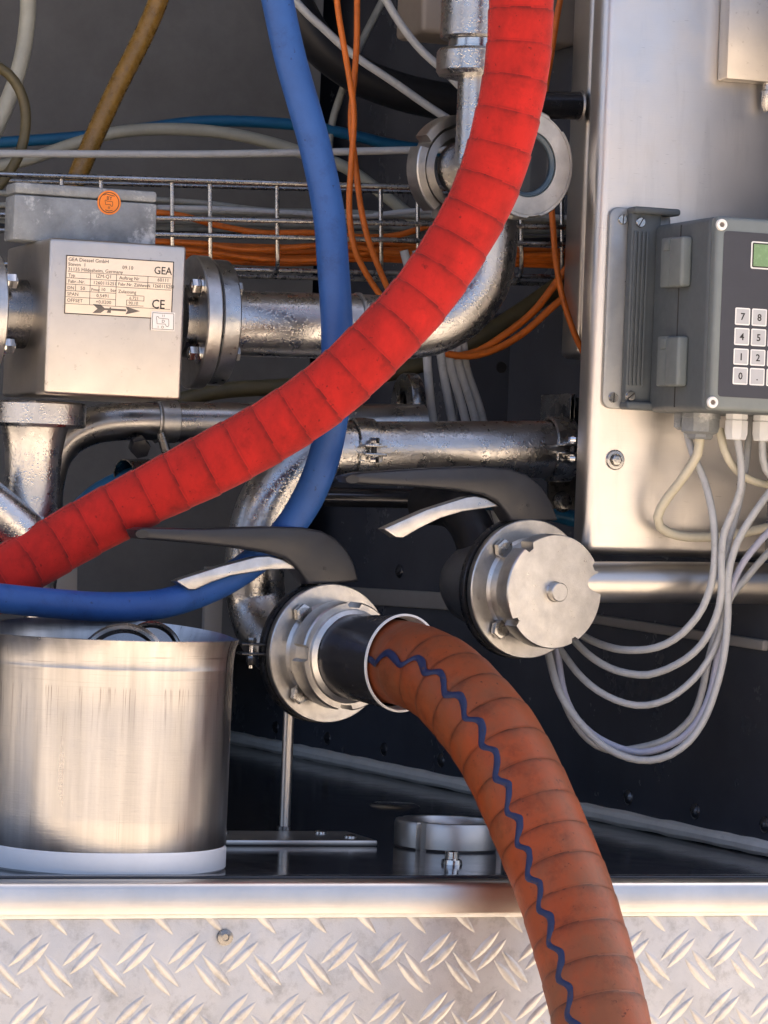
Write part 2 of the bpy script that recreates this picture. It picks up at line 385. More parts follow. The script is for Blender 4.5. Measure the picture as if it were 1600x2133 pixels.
# ---- ledge trim and tread plate
lt = thing('ledge_trim', TM @ Vector((0, 0, -.03)), 'polished aluminium edge trim along the front of the deck', 'trim')
mb = MB(); pr = [(-.006, -.0245), (-.0065, -.004), (-.0045, -.0005), (-.001, .0016), (.018, .0016), (.018, -.002), (.0, -.003), (-.001, -.0245)]
b = bmesh.new(); xs = (XL, .75)
va = [[b.verts.new((x, y, z)) for y, z in pr] for x in xs]
for i in range(len(pr)): b.faces.new((va[0][i], va[0][(i + 1) % len(pr)], va[1][(i + 1) % len(pr)], va[1][i]))
b.faces.new(va[0]); b.faces.new(va[1][::-1]); mb.bm(b, TM); mb.build('trim_profile', 'alu_trim', lt, 60)
MB().box((XL, -.003, -.0285), (.75, .002, -.0247), .0008).build('joint_seal', 'sealant', lt)
tp = thing('tread_plate', TM @ Vector((0, 0, -.5)), 'aluminium tread plate skirt with raised bars below the ledge', 'tread plate')
MB().box((XL, 0.0, -.60), (.75, .006, -.0288), .001).build('sheet', 'tread_alu', tp)
ts = L(53, 1979, 0); ts2 = L(53 + 111, 1979 - 3, 0); px_ = ts2.x - ts.x; pz_ = .0503
lens = MB(); vs_, fs_ = [], []; NL = 10; LL, WW, HH = .0196, .0041, .0013
for i in range(NL + 1):
    t = -1 + 2 * i / NL; w = WW * max(0.02, 1 - t * t) ; h = HH * max(0.0, 1 - t ** 4)
    for k, (a, hh) in enumerate(((-1, 0), (-.55, .8), (0, 1.0), (.55, .8), (1, 0))): vs_.append((t * LL, a * w, hh * h - .0002))
for i in range(NL):
    for k in range(4): fs_.append((i * 5 + k, i * 5 + k + 1, (i + 1) * 5 + k + 1, (i + 1) * 5 + k))
lens.add(vs_, fs_)
mats = []; base = TM @ Matrix(((1, 0, 0, 0), (0, 0, -1, 0), (0, 1, 0, 0), (0, 0, 0, 1)))   # plate plane: x right, y up, z out
for i in range(-3, 16):
    for j in range(-3, 3):
        for k in (0, 1):
            x = ts.x + i * px_; z = ts.z + j * pz_
            mats.append(('a', x + k * .0066, z - k * .0070)); mats.append(('b', x + px_ * .50 + k * .0066, z - pz_ * .5 + k * .0074))
mm = []
for kind, x, z in mats:
    if z > -.026 or z < -.135: continue
    mm.append(base @ Matrix.Translation((x + random.uniform(-.0003, .0003), z, 0)) @ Matrix.Rotation(R(45 if kind == 'a' else -47) + random.uniform(-.02, .02), 4, 'Z'))
instance(lens, 'tread_bar', 'tread_alu', tp, mm[:300], 50)
q = L(468, 1952, 0); fr = base @ Matrix.Translation((q.x, q.z, 0))
MB().lathe([(0, .0022), (.0026, .0022), (.0030, .0034), (.0066, .0026), (.0070, -.001)], fr, 24).build('blind_rivet', 'steel_dark', tp)

# ================================================================== hoses
def wrapper(pitch, step, tilt, edge=.10):
    def f(s, a):
        u = (s / pitch + tilt * math.cos(a)) % 1.0
        d = step * (1 - u) if u > edge else step * (u / edge)
        return d, u
    return f
# brown suction hose
bh_px = [(770, 1371, 3.08), (838, 1381, 3.025), (880, 1394, 2.99), (928, 1422, 2.962), (978, 1473, 2.932), (1028, 1535, 2.905), (1068, 1605, 2.882), (1103, 1680, 2.862), (1138, 1762, 2.842), (1175, 1855, 2.818), (1203, 1943, 2.797), (1228, 2030, 2.778), (1255, 2142, 2.756), (1290, 2310, 2.73), (1330, 2600, 2.70), (1370, 3000, 2.68)]
brp = pp(bh_px, Y=2.9)
bht = thing('suction_hose', brp[-1], 'thick brown rubber hose with wavy blue stripe hanging over the ledge', 'hose')
BR = .0392
pit = [.0305]
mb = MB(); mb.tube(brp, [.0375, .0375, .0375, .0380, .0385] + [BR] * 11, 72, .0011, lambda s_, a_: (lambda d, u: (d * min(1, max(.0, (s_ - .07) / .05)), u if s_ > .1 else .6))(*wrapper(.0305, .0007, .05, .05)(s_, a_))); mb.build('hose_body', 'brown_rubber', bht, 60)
P, Rr, ss = resample(brp, [BR] * len(brp), .002)
off_tab = [(760, -.42), (850, -.10), (905, -.02), (1000, -.12), (1060, -.24), (1120, -.40), (1155, -.48), (1175, -.52), (1300, -.56)]
def lerp_tab(tab, x):
    if x <= tab[0][0]: return tab[0][1]
    for (a, b_), (c, d) in zip(tab, tab[1:]):
        if x <= c: return b_ + (d - b_) * (x - a) / (c - a)
    return tab[-1][1]
mb = MB(); vs_, fs_ = [], []; kk = 0
for i, p in enumerate(P):
    if ss[i] < .020 or p.z < -.35: continue
    t = (P[min(i + 1, len(P) - 1)] - P[max(0, i - 1)]).normalized(); c = (C0 - p).normalized(); c = (c - t * c.dot(t)).normalized(); l = t.cross(c)
    u = p.x / p.y * F_PX + CX; o = lerp_tab(off_tab, u - 30)
    ph = ss[i] * 2 * math.pi / .0315; w = math.sin(ph) + .18 * math.sin(2 * ph + .6) + random.uniform(-.03, .03)
    a = math.asin(max(-.9, min(.9, o))) + w * .105
    hw = .0030 / BR * (1 + .12 * math.sin(ss[i] * 140))
    sl_ = math.cos(ph) * .62; r_ = [.0378, BR][1 if ss[i] > .09 else 0] + .0016
    for e in (-1, -.5, 0, .5, 1):
        aa = a + e * hw * (1 + .35 * abs(sl_)); vs_.append(p + (c * math.cos(aa) - l * math.sin(aa)) * (r_ if abs(e) < .9 else r_ - .0012))
    kk += 1
for i in range(kk - 1):
    for k in range(4): fs_.append((i * 5 + k, i * 5 + k + 1, (i + 1) * 5 + k + 1, (i + 1) * 5 + k))
mb.add(vs_, fs_); mb.build('stripe', 'stripe_blue', bht, 80)
# red sleeved hose
rd_px = [(1086, -420, .10), (1088, -140, .11), (1086, 0, .12), (1079, 120, .125), (1059, 235, .13), (1021, 370, .14), (969, 480, .15), (884, 610, .16), (790, 714, .17), (686, 812, .19), (572, 892, .215), (440, 965, .24), (310, 1031, .265), (180, 1100, .285), (60, 1170, .295), (-60, 1245, .30), (-200, 1340, .30)]
rdp = pp(rd_px, .15)
rht = thing('sleeved_hose', rdp[0], 'bright red fabric sleeved hose curving from top right down to the left', 'hose')
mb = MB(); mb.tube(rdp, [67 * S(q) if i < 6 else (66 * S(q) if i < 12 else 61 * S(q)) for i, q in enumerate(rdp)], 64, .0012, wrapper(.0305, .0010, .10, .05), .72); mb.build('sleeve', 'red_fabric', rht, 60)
# stitched seam on the upper edge of the sleeve
P, Rr, ss = resample(rdp, [66 * S(q) if i < 12 else 61 * S(q) for i, q in enumerate(rdp)], .0042)
mb = MB()
for i, p in enumerate(P[:-1]):
    t = (P[i + 1] - p).normalized(); c = (C0 - p).normalized(); c = (c - t * c.dot(t)).normalized(); l = t.cross(c)
    a = R(66)
    side_v = l if l.z > 0 or (abs(l.z) < .35 and l.x < 0) else -l
    if side_v.x > .5: side_v = -side_v
    d = c * .72 * math.cos(a) + side_v * math.sin(a); q = p + d * (Rr[i] + .0012)
    mb.box((-.0005, -.0004, -.0013), (.0005, .0006, .0013), 0, frame(q, t, c))
mb.build('stitching', 'stitch_red', rht)
# blue hose
bl_px = [(545, -420, .24), (560, -90, .24), (578, 0, .24), (607, 130, .24), (655, 300, .24), (684, 440, .24), (694, 555, .24), (701, 660, .245), (702, 760, .25), (695, 850, .255), (676, 950, .265), (640, 1040, .275), (588, 1115, .28), (515, 1180, .28), (435, 1226, .27), (335, 1258, .25), (220, 1264, .23), (110, 1257, .215), (0, 1246, .205), (-110, 1232, .20), (-260, 1215, .2)]
blp = pp(bl_px, .24); mb = MB(); mb.tube(blp, [33.5 * S(q) if i < 12 else 31 * S(q) for i, q in enumerate(blp)], 40, .004)
tag(mb.build('rubber_hose', 'blue_rubber'), 'thick matt blue rubber hose looping down and off to the left', 'hose')

# ================================================================== valves
NV = Vector((math.sin(R(32)), -math.cos(R(32)), -.02)).normalized()
def notch(rings, cuts):
    def f(i, a, r):
        if i in rings:
            for c, w, rr in cuts:
                if abs((a - c + math.pi) % (2 * math.pi) - math.pi) < w: return rr
        return r
    return f
HD = Vector((-math.cos(R(32)), -math.sin(R(32)), 0))
def valve(face_px, yt, label, handle, lever, stem, hole):
    o = PT(face_px[0], face_px[1], yt); k = S(o); M = frame(o, NV)
    t = thing('butterfly_valve', o, label, 'valve', 'butterfly valves with black handles')
    MB().lathe([(60 * k, -75 * k), (84 * k, -70 * k), (90 * k, -48 * k), (146 * k, -46 * k), (148 * k, -42 * k), (148 * k, -28 * k), (146 * k, -25 * k), (95 * k, -25 * k)], M, 96).build('rear_flange', 'black_steel', t)
    MB().lathe([(100 * k, -25 * k), (139 * k, -25 * k), (139 * k, -19 * k), (100 * k, -19 * k)], M, 96).build('gasket', 'hose_black', t)
    MB().lathe([(98 * k, -19 * k), (143 * k, -19 * k), (145 * k, -16 * k), (145 * k, -2 * k), (143 * k, 0), (108 * k, 0), (102 * k, 6 * k), (98 * k, 30 * k), (80 * k, 34 * k)], M, 128).build('front_flange', 'steel_cast', t)
    ms = [M @ Matrix.Translation((113 * k * math.cos(a), 113 * k * math.sin(a), 0)) @ Matrix.Rotation(a * 3, 4, 'Z') for a in (R(45), R(133), R(228), R(315))]
    instance(bolt_mb(21 * k, 19 * k, False), 'bolt', 'nut_steel', t, ms)
    n_ = HD.cross(EZ).normalized()
    if n_.y > 0: n_ = -n_
    ho = o - NV * 26 * k; th = .011
    # handle: outline in the plane of the flange
    def outl(pts): return [PL(x, y, ho + n_ * th, n_) for x, y in pts]
    def ext(pts, h0, h1, bev, name, m):
        q = outl(pts); F2 = frame(ho, n_); Fi = F2.inverted(); p2 = [(Fi @ v).to_2d() for v in q]
        return MB().prism([(v.x, v.y) for v in p2], F2, h0, h1, bev, 3).build(name, m, t, 40)
    hb = ext(handle, -th, th, .0028, 'handle', 'black_plastic')
    ext(lever, -.006, .0062, .0012, 'lever', 'steel_cast')
    tx, ty = handle[0][0] + 12, (handle[0][1] + handle[-1][1]) / 2
    ext([(tx + 14 * math.cos(R(a)), ty + 9 * math.sin(R(a))) for a in range(0, 360, 30)], th - .001, th + .0004, .0, 'end_hollow', 'hose_black')
    q = PL(hole[0], hole[1], ho + n_ * th, n_); MB().lathe([(0, .0003), (.0017, .0003), (.0019, -.001)], frame(q, n_), 16).build('pin_hole', 'hose_black', hb)
    q = PL(stem[0], stem[1], ho, n_); MB().lathe([(0, -.008), (8 * k, -.008), (8 * k, .012), (0, .012)], frame(q, EZ), 20).build('stem', 'steel_bright', t)
    return t, o, k, M
hl = [(284, 1104), (300, 1099), (420, 1101), (560, 1097), (630, 1098), (672, 1106), (702, 1122), (724, 1145), (740, 1175), (749, 1211), (700, 1216), (642, 1217), (634, 1203), (616, 1180), (594, 1163), (560, 1152), (500, 1142), (400, 1131), (310, 1124), (292, 1121)]
ll = [(373, 1211), (384, 1206), (462, 1181), (540, 1160), (566, 1158), (597, 1166), (620, 1180), (630, 1187), (614, 1186), (562, 1188), (487, 1200), (448, 1213), (413, 1229), (399, 1229)]
v1, o1, k1, M1 = valve((688, 1361), .27, 'butterfly valve joined to the brown hose, its handle over the red hose', hl, ll, (669, 1218), (677, 1184))
MB().lathe([(96 * k1, 28 * k1), (110 * k1, 30 * k1), (113 * k1, 34 * k1), (113 * k1, 76 * k1), (110 * k1, 80 * k1), (98 * k1, 80 * k1), (96 * k1, 86 * k1), (86 * k1, 92 * k1)], M1, 160,
          notch({1, 2, 3, 4}, [(R(88), .13, 101 * k1), (R(178), .13, 101 * k1), (R(268), .13, 101 * k1), (R(358), .13, 101 * k1)])).build('union_nut', 'steel_cast', v1, 30)
NH = (brp[1] - o1).normalized(); Mh = frame(o1 + NV * 85 * k1, (brp[1] - (o1 + NV * 85 * k1)))
hlen = (brp[1] - (o1 + NV * 85 * k1)).length
cs = thing('hose_tail', o1, 'black steel hose tail with bright rim holding the brown hose', 'hose coupling')
MB().lathe([(80 * k1, 0), (88 * k1, 2 * k1), (89 * k1, hlen * .3), (95 * k1, hlen * .75), (98 * k1, hlen)], Mh, 96).build('shell', 'tube_black', cs)
MB().lathe([(98 * k1, hlen - .001), (100 * k1, hlen), (100 * k1, hlen + .0016), (95.5 * k1, hlen + .0016), (94 * k1, hlen - .008), (90 * k1, hlen - .012)], Mh, 96).build('rim', 'white_plastic', cs)
hr = [(722, 992), (758, 984), (900, 975), (1010, 971), (1062, 975), (1100, 989), (1130, 1014), (1150, 1046), (1164, 1084), (1115, 1087), (1066, 1086), (1054, 1066), (1036, 1044), (1008, 1030), (950, 1020), (860, 1013), (770, 1009), (730, 1005)]
lr = [(806, 1102), (814, 1098), (895, 1062), (977, 1036), (997, 1033), (1019, 1038), (1040, 1050), (1046, 1056), (1037, 1056), (970, 1066), (925, 1079), (880, 1101), (846, 1121), (831, 1120)]
v2, o2, k2, M2 = valve((1103, 1227), .24, 'butterfly valve closed by a round steel blank cap beside the cabinet', hr, lr, (1090, 1089), (1100, 1053))
cap = MB().lathe([(80 * k2, 30 * k2), (100 * k2, 44 * k2), (114 * k2, 48 * k2), (118 * k2, 52 * k2), (118 * k2, 90 * k2), (116 * k2, 93 * k2), (30 * k2, 93.5 * k2), (0, 93.5 * k2)], M2, 160,
          notch({2, 3, 4, 5}, [(R(127), .09, 105 * k2), (R(214), .07, 105 * k2), (R(28), .07, 108 * k2), (R(300), .06, 108 * k2)]))
cap.lathe([(22 * k2, 93 * k2), (20 * k2, 96 * k2), (20 * k2, 110 * k2), (18 * k2, 112 * k2), (0, 112 * k2)], M2, 32)
tag(cap.build('blank_cap', 'steel_cast', None, 30), 'round steel blank cap with notched rim and centre stud', 'cap')
# dark pipe behind the capped valve
p0 = o2 - NV * 46 * k2
ev = thing('elbow_pipe', p0, 'black rounded pipe body behind the capped valve', 'pipe')
MB().lathe([(88 * k2, 0), (90 * k2, -20 * k2), (90 * k2, -120 * k2), (84 * k2, -165 * k2), (68 * k2, -196 * k2), (40 * k2, -216 * k2), (0, -222 * k2)], frame(p0, NV), 64).build('body', 'cast_dark', ev)
p1 = p0 - NV * 120 * k2
MB().tube([p1, p1 - NV * .012 + EZ * .03, p1 - NV * .03 + EZ * .055, p1 - NV * .06 + EZ * .07, p1 - NV * .11 + EZ * .072], 46 * k2, 32, .006).build('elbow', 'hose_black', ev)

# ================================================================== lower pipe run: clamped pipe, elbow, riser to valve
YP = .37
lp = thing('clamped_pipe', PT(700, 1000, YP), 'wet steel pipe with bolted clamps curving down to the brown hose valve', 'pipe')
run = pp([(1188, 936), (1000, 937), (720, 938)], YP)
MB().tube(run, [60 * S(q) for q in run], 48, .01).build('pipe_section', 'steel_wet', lp)
el = pp([(724, 938), (690, 940), (640, 958), (590, 1000), (553, 1060), (534, 1130), (530, 1200), (536, 1260)], YP) + [PT(556, 1316, .35), PT(590, 1350, .325), o1 - NV * 70 * k1]
MB().tube(el, [62 * S(q) for q in el[:-3]] + [64 * k1, 66 * k1, 68 * k1], 48, .008).build('elbow', 'steel_wet', lp)
def clamp(parent, px, py, yt, rpx, wpx, m='nut_steel', ear=True):
    o = PT(px, py, yt); k = S(o); M = frame(o, EX, EZ)     # local z along the pipe, y up
    c = thing('pipe_clamp', o, 'x', 'clamp') if parent is None else None
    tgt = parent if parent else c
    r = rpx * k; w = wpx * k
    for sgn in (1, -1):
        b = MB(); prof = []; N = 28
        for i in range(N + 1):
            a = (R(8) + (math.pi - R(16)) * i / N) * sgn
            prof.append(a)
        vs_, fs_ = [], []
        for a in prof:
            for rr, z in ((r, -w), (r + 5 * k, -w * .9), (r + 6.5 * k, 0), (r + 5 * k, w * .9), (r, w)): vs_.append((rr * math.cos(a), rr * math.sin(a), z))
        for i in range(N):
            for q in range(4): fs_.append((i * 5 + q, i * 5 + q + 1, (i + 1) * 5 + q + 1, (i + 1) * 5 + q))
        b.add(vs_, fs_, M); e = TI @ o
        b.box((e.x - w, e.y - r - 34 * k, e.z + sgn * 9 * k - 2.5 * k), (e.x + w, e.y - r + 6 * k, e.z + sgn * 9 * k + 2.5 * k), .0006)
        b.box((e.x - w, e.y - r - 2 * k, e.z + sgn * 9 * k - 2.5 * k), (e.x + w, e.y - r + 14 * k, e.z + sgn * 22 * k), .0008)
        b.build('clamp_half', m, tgt, 40)
        hb = o - EY * (r + 18 * k) + EZ * sgn * 11.5 * k
        mb = bolt_mb(11 * k, 14 * k); B = mb.build('clamp_bolt', 'steel_bright', tgt, origin=(0, 0, 0)); Mx = frame(hb, EZ * sgn, EX)
        B.matrix_basis = Mx; WLOC[B.name] = Mx
    o3 = o - EY * (r + 18 * k)
    MB().lathe([(6 * k, -12 * k), (6 * k, 12 * k)], frame(o3, EZ, EX), 12).build('bolt_shank', 'black_steel', tgt)
    return tgt
clamp(lp, 752, 938, YP, 62, 24)
clamp(lp, 1163, 936, YP, 62, 26, 'nut_steel')
ec = PT(527, 1352, .31); k = S(ec)
c3 = MB(); c3.lathe([(66 * k, -12 * k), (74 * k, -10 * k), (74 * k, 10 * k), (66 * k, 12 * k)], frame(o1 - NV * 95 * k1, NV), 48)
c3.build('clamp_band', 'black_steel', lp)
for dz, nm in ((10, 'u'), (-10, 'd')):
    q = PT(524, 1352 - dz, .27); k = S(q); e = TI @ q; MB().box((e.x - 24 * k, e.y - 10 * k, e.z - 2.5 * k), (e.x + 30 * k, e.y + 30 * k, e.z + 2.5 * k), .0005).build('clamp_ear', 'black_steel', lp)
q = PT(524, 1352, .27); k = S(q)
MB().prism(hexpts(10 * k), frame(q, EZ, EX), 13 * k, 24 * k, .0006).build('clamp_nut', 'steel_dark', lp)
MB().prism(hexpts(10 * k), frame(q, EZ, EX), -34 * k, -14 * k, .0006).build('clamp_nut', 'steel_dark', lp)
MB().lathe([(5 * k, -40 * k), (5 * k, 14 * k)], frame(q, EZ, EX), 12).build('clamp_stud', 'steel_bright', lp)
# bracket that carries the right clamp
br = thing('pipe_bracket', PT(1180, 1060, .42), 'dark bolted bracket carrying the clamped pipe beside the cabinet', 'bracket')
e0, e1 = L(1150, 824, .43), L(1205, 1062, .43); MB().box((e0.x, .43, e1.z), (e1.x + .05, .436, e0.z), .002).build('bracket_plate', 'black_steel', br)
e = L(1150, 860, .40); k = .00045
for dx in (0, 9):
    MB().box((e.x + dx * k, .355, e.z - 14 * k), (e.x + dx * k + 3 * k, .43, e.z + 40 * k), .0005).build('web', 'steel_dark', br)
bm_ = [frame(PT(px, py, .43) - EY * .001, -EY) for px, py in ((1179, 841), (1171, 1046))]
instance(bolt_mb(.0075, .008), 'bolt', 'nut_steel', br, bm_)
# support stand on the deck
pb = PF(600, 1748)
st = thing('support_stand', pb, 'thin steel support rod on a rectangular foot plate on the deck', 'support')
e0 = TI @ PF(470, 1762); e1 = TI @ PF(771, 1758); e2 = TI @ PF(700, 1742)
MB().box((e0.x, e0.y, .0), (e1.x, e0.y + .085, .0055), .0015).build('foot_plate', 'steel_satin', st)
rb = TI @ PF(592, 1741); rt = PT(606, 1440, rb.y)
MB().tube([TM @ Vector((rb.x, rb.y, .004)), TM @ Vector((rb.x, rb.y, (TI @ rt).z))], .0052, 24).build('rod', 'steel_satin', st)
MB().lathe([(.0075, 0), (.0075, .0035), (.005, .004)], TM @ Matrix.Translation((rb.x, rb.y, .0055)), 24).build('rod_collar', 'steel_dark', st)
instance(MB().lathe([(.0062, 0), (.006, .002), (.004, .0032), (0, .0035)], Matrix(), 16), 'screw', 'steel_bright', st,
         [TM @ Matrix.Translation((x, y, .0055)) for x, y in ((e1.x - .02, e0.y + .02), (e1.x - .035, e0.y + .06), (e0.x + .015, e0.y + .06))])

# ================================================================== meter line
YM = .34
mt = thing('flow_meter', PT(240, 835, .26), 'square steel flow meter with data plate and bolted flange', 'flow meter')
f0, f1 = L(100, 489, .25), L(386, 834, .25)
fz = f0.z - .0015; f0x, f1x = L(99, 660, .25).x, L(384, 660, .25).x
MB().box((f0x, .25, f1.z), (f1x, .41, f0.z - .002), .0035, TM, 4).build('housing', 'steel_cover', mt)
PLM = TM @ Matrix(((1, 0, 0, 0), (0, 0, -1, .25), (0, 1, 0, 0), (0, 0, 0, 1)))       # front plane: x right, y up, z toward viewer
p0, p1 = L(137, 535, .25), L(362, 660, .25); pw = L(362, 600, .25).x - L(137, 600, .25).x; ph_ = L(250, 538, .25).z - L(250, 660, .25).z
PLx, PLz = L(135, 600, .25).x, L(250, 660, .25).z
pl = MB().box((PLx, .2493, PLz), (PLx + pw, .2501, PLz + ph_), .0002).build('data_plate', 'paper', mt)
Mp = PLM @ Matrix.Translation((PLx, PLz, .0008))
u_ = pw / 100.0; hgt = ph_ / u_       # plate is 100 units wide
def ptxt(s, x, y, sz, m='ink_faded', al='LEFT', bold=0.0, sx=1.0):
    return text_obj(s, sz * u_, Mp @ Matrix.Translation((x * u_, y * u_, .0001)), pl, m, 'lettering', al, .00008, bold, sx)
H = hgt
for s, x, y, sz in (('GEA Diessel GmbH', 2, H - 5.2, 4.6), ('Steven  1', 2, H - 9.4, 4.4), ('31135 Hildesheim, Germany', 2, H - 13.8, 4.4), ('09.10', 52, H - 9.6, 4.6),
                    ('Typ', 2.5, H - 19.2, 4.2), ('IZM-Q1', 28, H - 18.6, 4.4), ('Auftrag Nr', 49.5, H - 18.8, 4.2), ('60111', 85, H - 18.6, 4.4),
                    ('Fabr.-Nr.', 2.5, H - 24.6, 4.2), ('1260115251', 25.5, H - 24.6, 4.4), ('Fabr.Nr. Zählwerk', 48.6, H - 24.4, 4.0), ('1260115251', 80.5, H - 24.2, 4.2),
                    ('DN', 2, H - 30.4, 4.2), ('50', 14, H - 30.4, 4.4), ('Pmax', 24, H - 30.6, 3.6), ('10    bar', 33, H - 30.4, 4.2),
                    ('SPAN', 2, H - 36, 4.4), ('0,5491', 29, H - 36, 4.4), ('OFFSET', 2, H - 41.6, 4.4), ('+0,0200', 28.5, H - 41.6, 4.4),
                    ('Zulassung', 49, H - 31, 4.2), ('6.721', 59.5, H - 36.4, 4.0), ('90.10', 59.0, H - 40.8, 4.0)):
    ptxt(s, x, y, sz)
ptxt('GEA', 81.5, H - 12.0, 9.6, 'ink', 'LEFT', .00004, .92)
ptxt('CE', 80.5, H - 43.0, 11.5, 'ink', 'LEFT', .00008, .9)
gl = MB()
def bar(x0, y0_, x1, y1_): gl.box((x0 * u_, y0_ * u_, 0), (x1 * u_, y1_ * u_, .00016), 0, Mp)
tl = .35
for (x0, x1, y) in ((2, 98, H - 14.9), (1, 98, H - 20.4), (1, 98, H - 26.0), (1, 46.8, H - 31.8), (1, 46.8, H - 37.4), (1, 98, H - 43.4), (57, 73, H - 32.8), (57, 73, H - 37.2), (57, 73, H - 41.8)): bar(x0, y, x1, y + tl)
for (x, y0_, y1_) in ((46.8, H - 43.4, H - 14.9), (22.8, H - 43.4, H - 14.9), (76, H - 26, H - 14.9), (9.5, H - 31.8, H - 26), (31, H - 31.8, H - 26), (73, H - 37.2, H - 32.8), (57, H - 41.8, H - 37.2)): bar(x, y0_, x + tl, y1_)
for x0, y0_, x1, y1_ in ((0, 0, 100, .8), (0, H - .8, 100, H), (0, 0, .8, H), (99.2, 0, 100, H)): bar(x0, y0_, x1, y1_)
gl.build('ruled_lines', 'ink', pl)
ar = MB(); ay = H * .085 + 1.6
for poly in ([(26, ay - 4), (33.5, ay - 3.6), (37, ay - .9), (37, ay + .9), (33.5, ay + 3.8), (26, ay + 4), (30.5, ay)], [(37, ay - .8), (57, ay - .9), (57, ay + .9), (37, ay + .9)], [(56.5, ay - 3.6), (70, ay), (56.5, ay + 3.6), (58.5, ay)], [(39, ay - 3), (43, ay - 3), (43, ay + 2), (42, ay + 2)]):
    ar.prism([(x * u_, y * u_) for x, y in poly], Mp, .0, .00014)
ar.build('arrow_mark', 'ink_faded', pl)
# verification sticker
s0, s1 = L(315, 650, .25), L(364, 689, .25)
sx0, sx1 = L(314, 670, .25).x, L(363, 670, .25).x; sz0, sz1 = L(340, 689, .25).z, L(340, 650, .25).z
stk = MB().box((sx0, .2484, sz0), (sx1, .24905, sz1), .0001).build('seal_sticker', 'sticker_white', mt)
Ms = PLM @ Matrix.Translation((sx0, sz0, .0017)); w_, h_ = sx1 - sx0, sz1 - sz0
gl = MB()
def outline(b, pts, M, w, z=.00012, closed=True):
    n = len(pts)
    for i in range(n if closed else n - 1):
        a, c = Vector(pts[i]), Vector(pts[(i + 1) % n]); d = (c - a); nn = Vector((-d.y, d.x)).normalized() * w / 2
        b.prism([tuple(a - nn), tuple(c - nn), tuple(c + nn), tuple(a + nn)], M, 0, z)
def rectp(x0, y0_, x1, y1_): return [(x0, y0_), (x1, y0_), (x1, y1_), (x0, y1_)]
outline(gl, rectp(.05 * w_, .07 * h_, .95 * w_, .93 * h_), Ms, .00045)
def scroll(b, M, cx, cy, s):
    pts = [(-.55, .32), (-.62, .5), (-.8, .5), (-.86, .3), (-.78, .05), (-.74, -.38), (.30, -.36), (.42, -.62), (.62, -.66), (.74, -.5), (.72, .05), (.66, .26)]
    outline(b, [(cx + x * s, cy + y * s) for x, y in pts], M, .0004)
scroll(gl, Ms, w_ * .5, h_ * .52, w_ * .34)
gl.build('printed_frame', 'ink_faded', stk)
text_obj('D', h_ * .24, Ms @ Matrix.Translation((w_ * .44, h_ * .42, .0001)), stk, 'ink_faded')
text_obj('11', h_ * .18, Ms @ Matrix.Translation((w_ * .44, h_ * .74, .0001)), stk, 'ink_faded')
text_obj('1  O', h_ * .2, Ms @ Matrix.Translation((w_ * .26, h_ * .12, .0001)), stk, 'ink_faded')
# flanges right of the meter (axis along the truck)
ax0 = TI @ PT(445, 671, YM); k = .00043
def xflange(px, py, yt, r, w, name, m, parent, bore=40):
    o = PT(px, py, yt); k = S(o); M = frame(o, EX, EZ)
    MB().lathe([(bore * k, -w / 2 * k), ((r - 3) * k, -w / 2 * k), (r * k, (-w / 2 + 3) * k), (r * k, (w / 2 - 3) * k), ((r - 3) * k, w / 2 * k), (bore * k, w / 2 * k)], M, 96).build(name, m, parent)
    return o, k, M
# neck between housing and flange
nk = pp([(372, 668), (408, 670)], YM); MB().tube(nk, [76 * S(q) for q in nk], 40).build('neck', 'steel_dark', mt)
fo, fk, fM = xflange(409, 671, YM, 139, 33, 'flange', 'steel_cast', mt)
fo2, fk2, fM2 = xflange(447, 672, YM, 131, 38, 'counter_flange', 'flange_rough', mt)
am = [R(a) for a in (40, 140, 220, 320)]
Mb = lambda M, r, a, z, k: M @ Matrix.Translation((r * k * math.cos(a), r * k * math.sin(a), z * k))
flip = Matrix.Rotation(math.pi, 4, 'X')
instance(bolt_mb(16 * fk, 22 * fk), 'nut', 'steel_bright', mt, [Mb(fM, 108, a, -17, fk) @ flip for a in am])
instance(bolt_mb(16 * fk, 12 * fk, False), 'bolt_head', 'flange_rough', mt, [Mb(fM2, 104, a, 19, fk) for a in am])
# flange left of the meter
nk = pp([(60, 655), (-20, 652)], YM - .005); MB().tube(nk, [72 * S(q) for q in nk], 40).build('neck', 'steel_dark', mt)
fo3, fk3, fM3 = xflange(-28, 655, YM - .005, 128, 34, 'flange', 'steel_cast', mt)
instance(bolt_mb(17 * fk3, 24 * fk3), 'bolt', 'steel_bright', mt, [Mb(fM3, 104, a, 17, fk3) for a in am[:4]])
# junction box on top
jb0, jb1 = L(29, 388, .31), L(327, 490, .31)
jx0, jx1 = L(29, 440, .31).x, L(327, 440, .31).x; jz1 = L(180, 388, .31).z; jz0 = f0.z - .0015; jm = L(180, 413, .31).z
jb = MB().box((jx0, .31, jz0), (jx1, .345, jm - .0006), .002).build('junction_box', 'cast_grey', mt)
MB().box((jx0, .3105, jm + .0004), (jx1, .345, jz1), .003).build('lid', 'cast_grey', jb)
c_ = L(227, 422, .31); Mc = PLM @ Matrix.Translation((c_.x, c_.z, .0)) @ Matrix.Translation((0, 0, -.06)); r_ = 26 * .00042
Mc = TM @ Matrix(((1, 0, 0, 0), (0, 0, -1, .3097), (0, 1, 0, 0), (0, 0, 0, 1))) @ Matrix.Translation((c_.x, c_.z, 0))
os_ = MB().lathe([(0, .0004), (r_, .0004), (r_, -.0005)], Mc, 48).build('round_sticker', 'sticker_orange', jb)
gl = MB(); gl.lathe([(r_ * .80, .0004), (r_ * .80, .00055), (r_ * .86, .00055), (r_ * .86, .0004)], Mc, 48)
scroll(gl, Mc @ Matrix.Translation((0, 0, .0004)), 0, -.0002, r_ * .42)
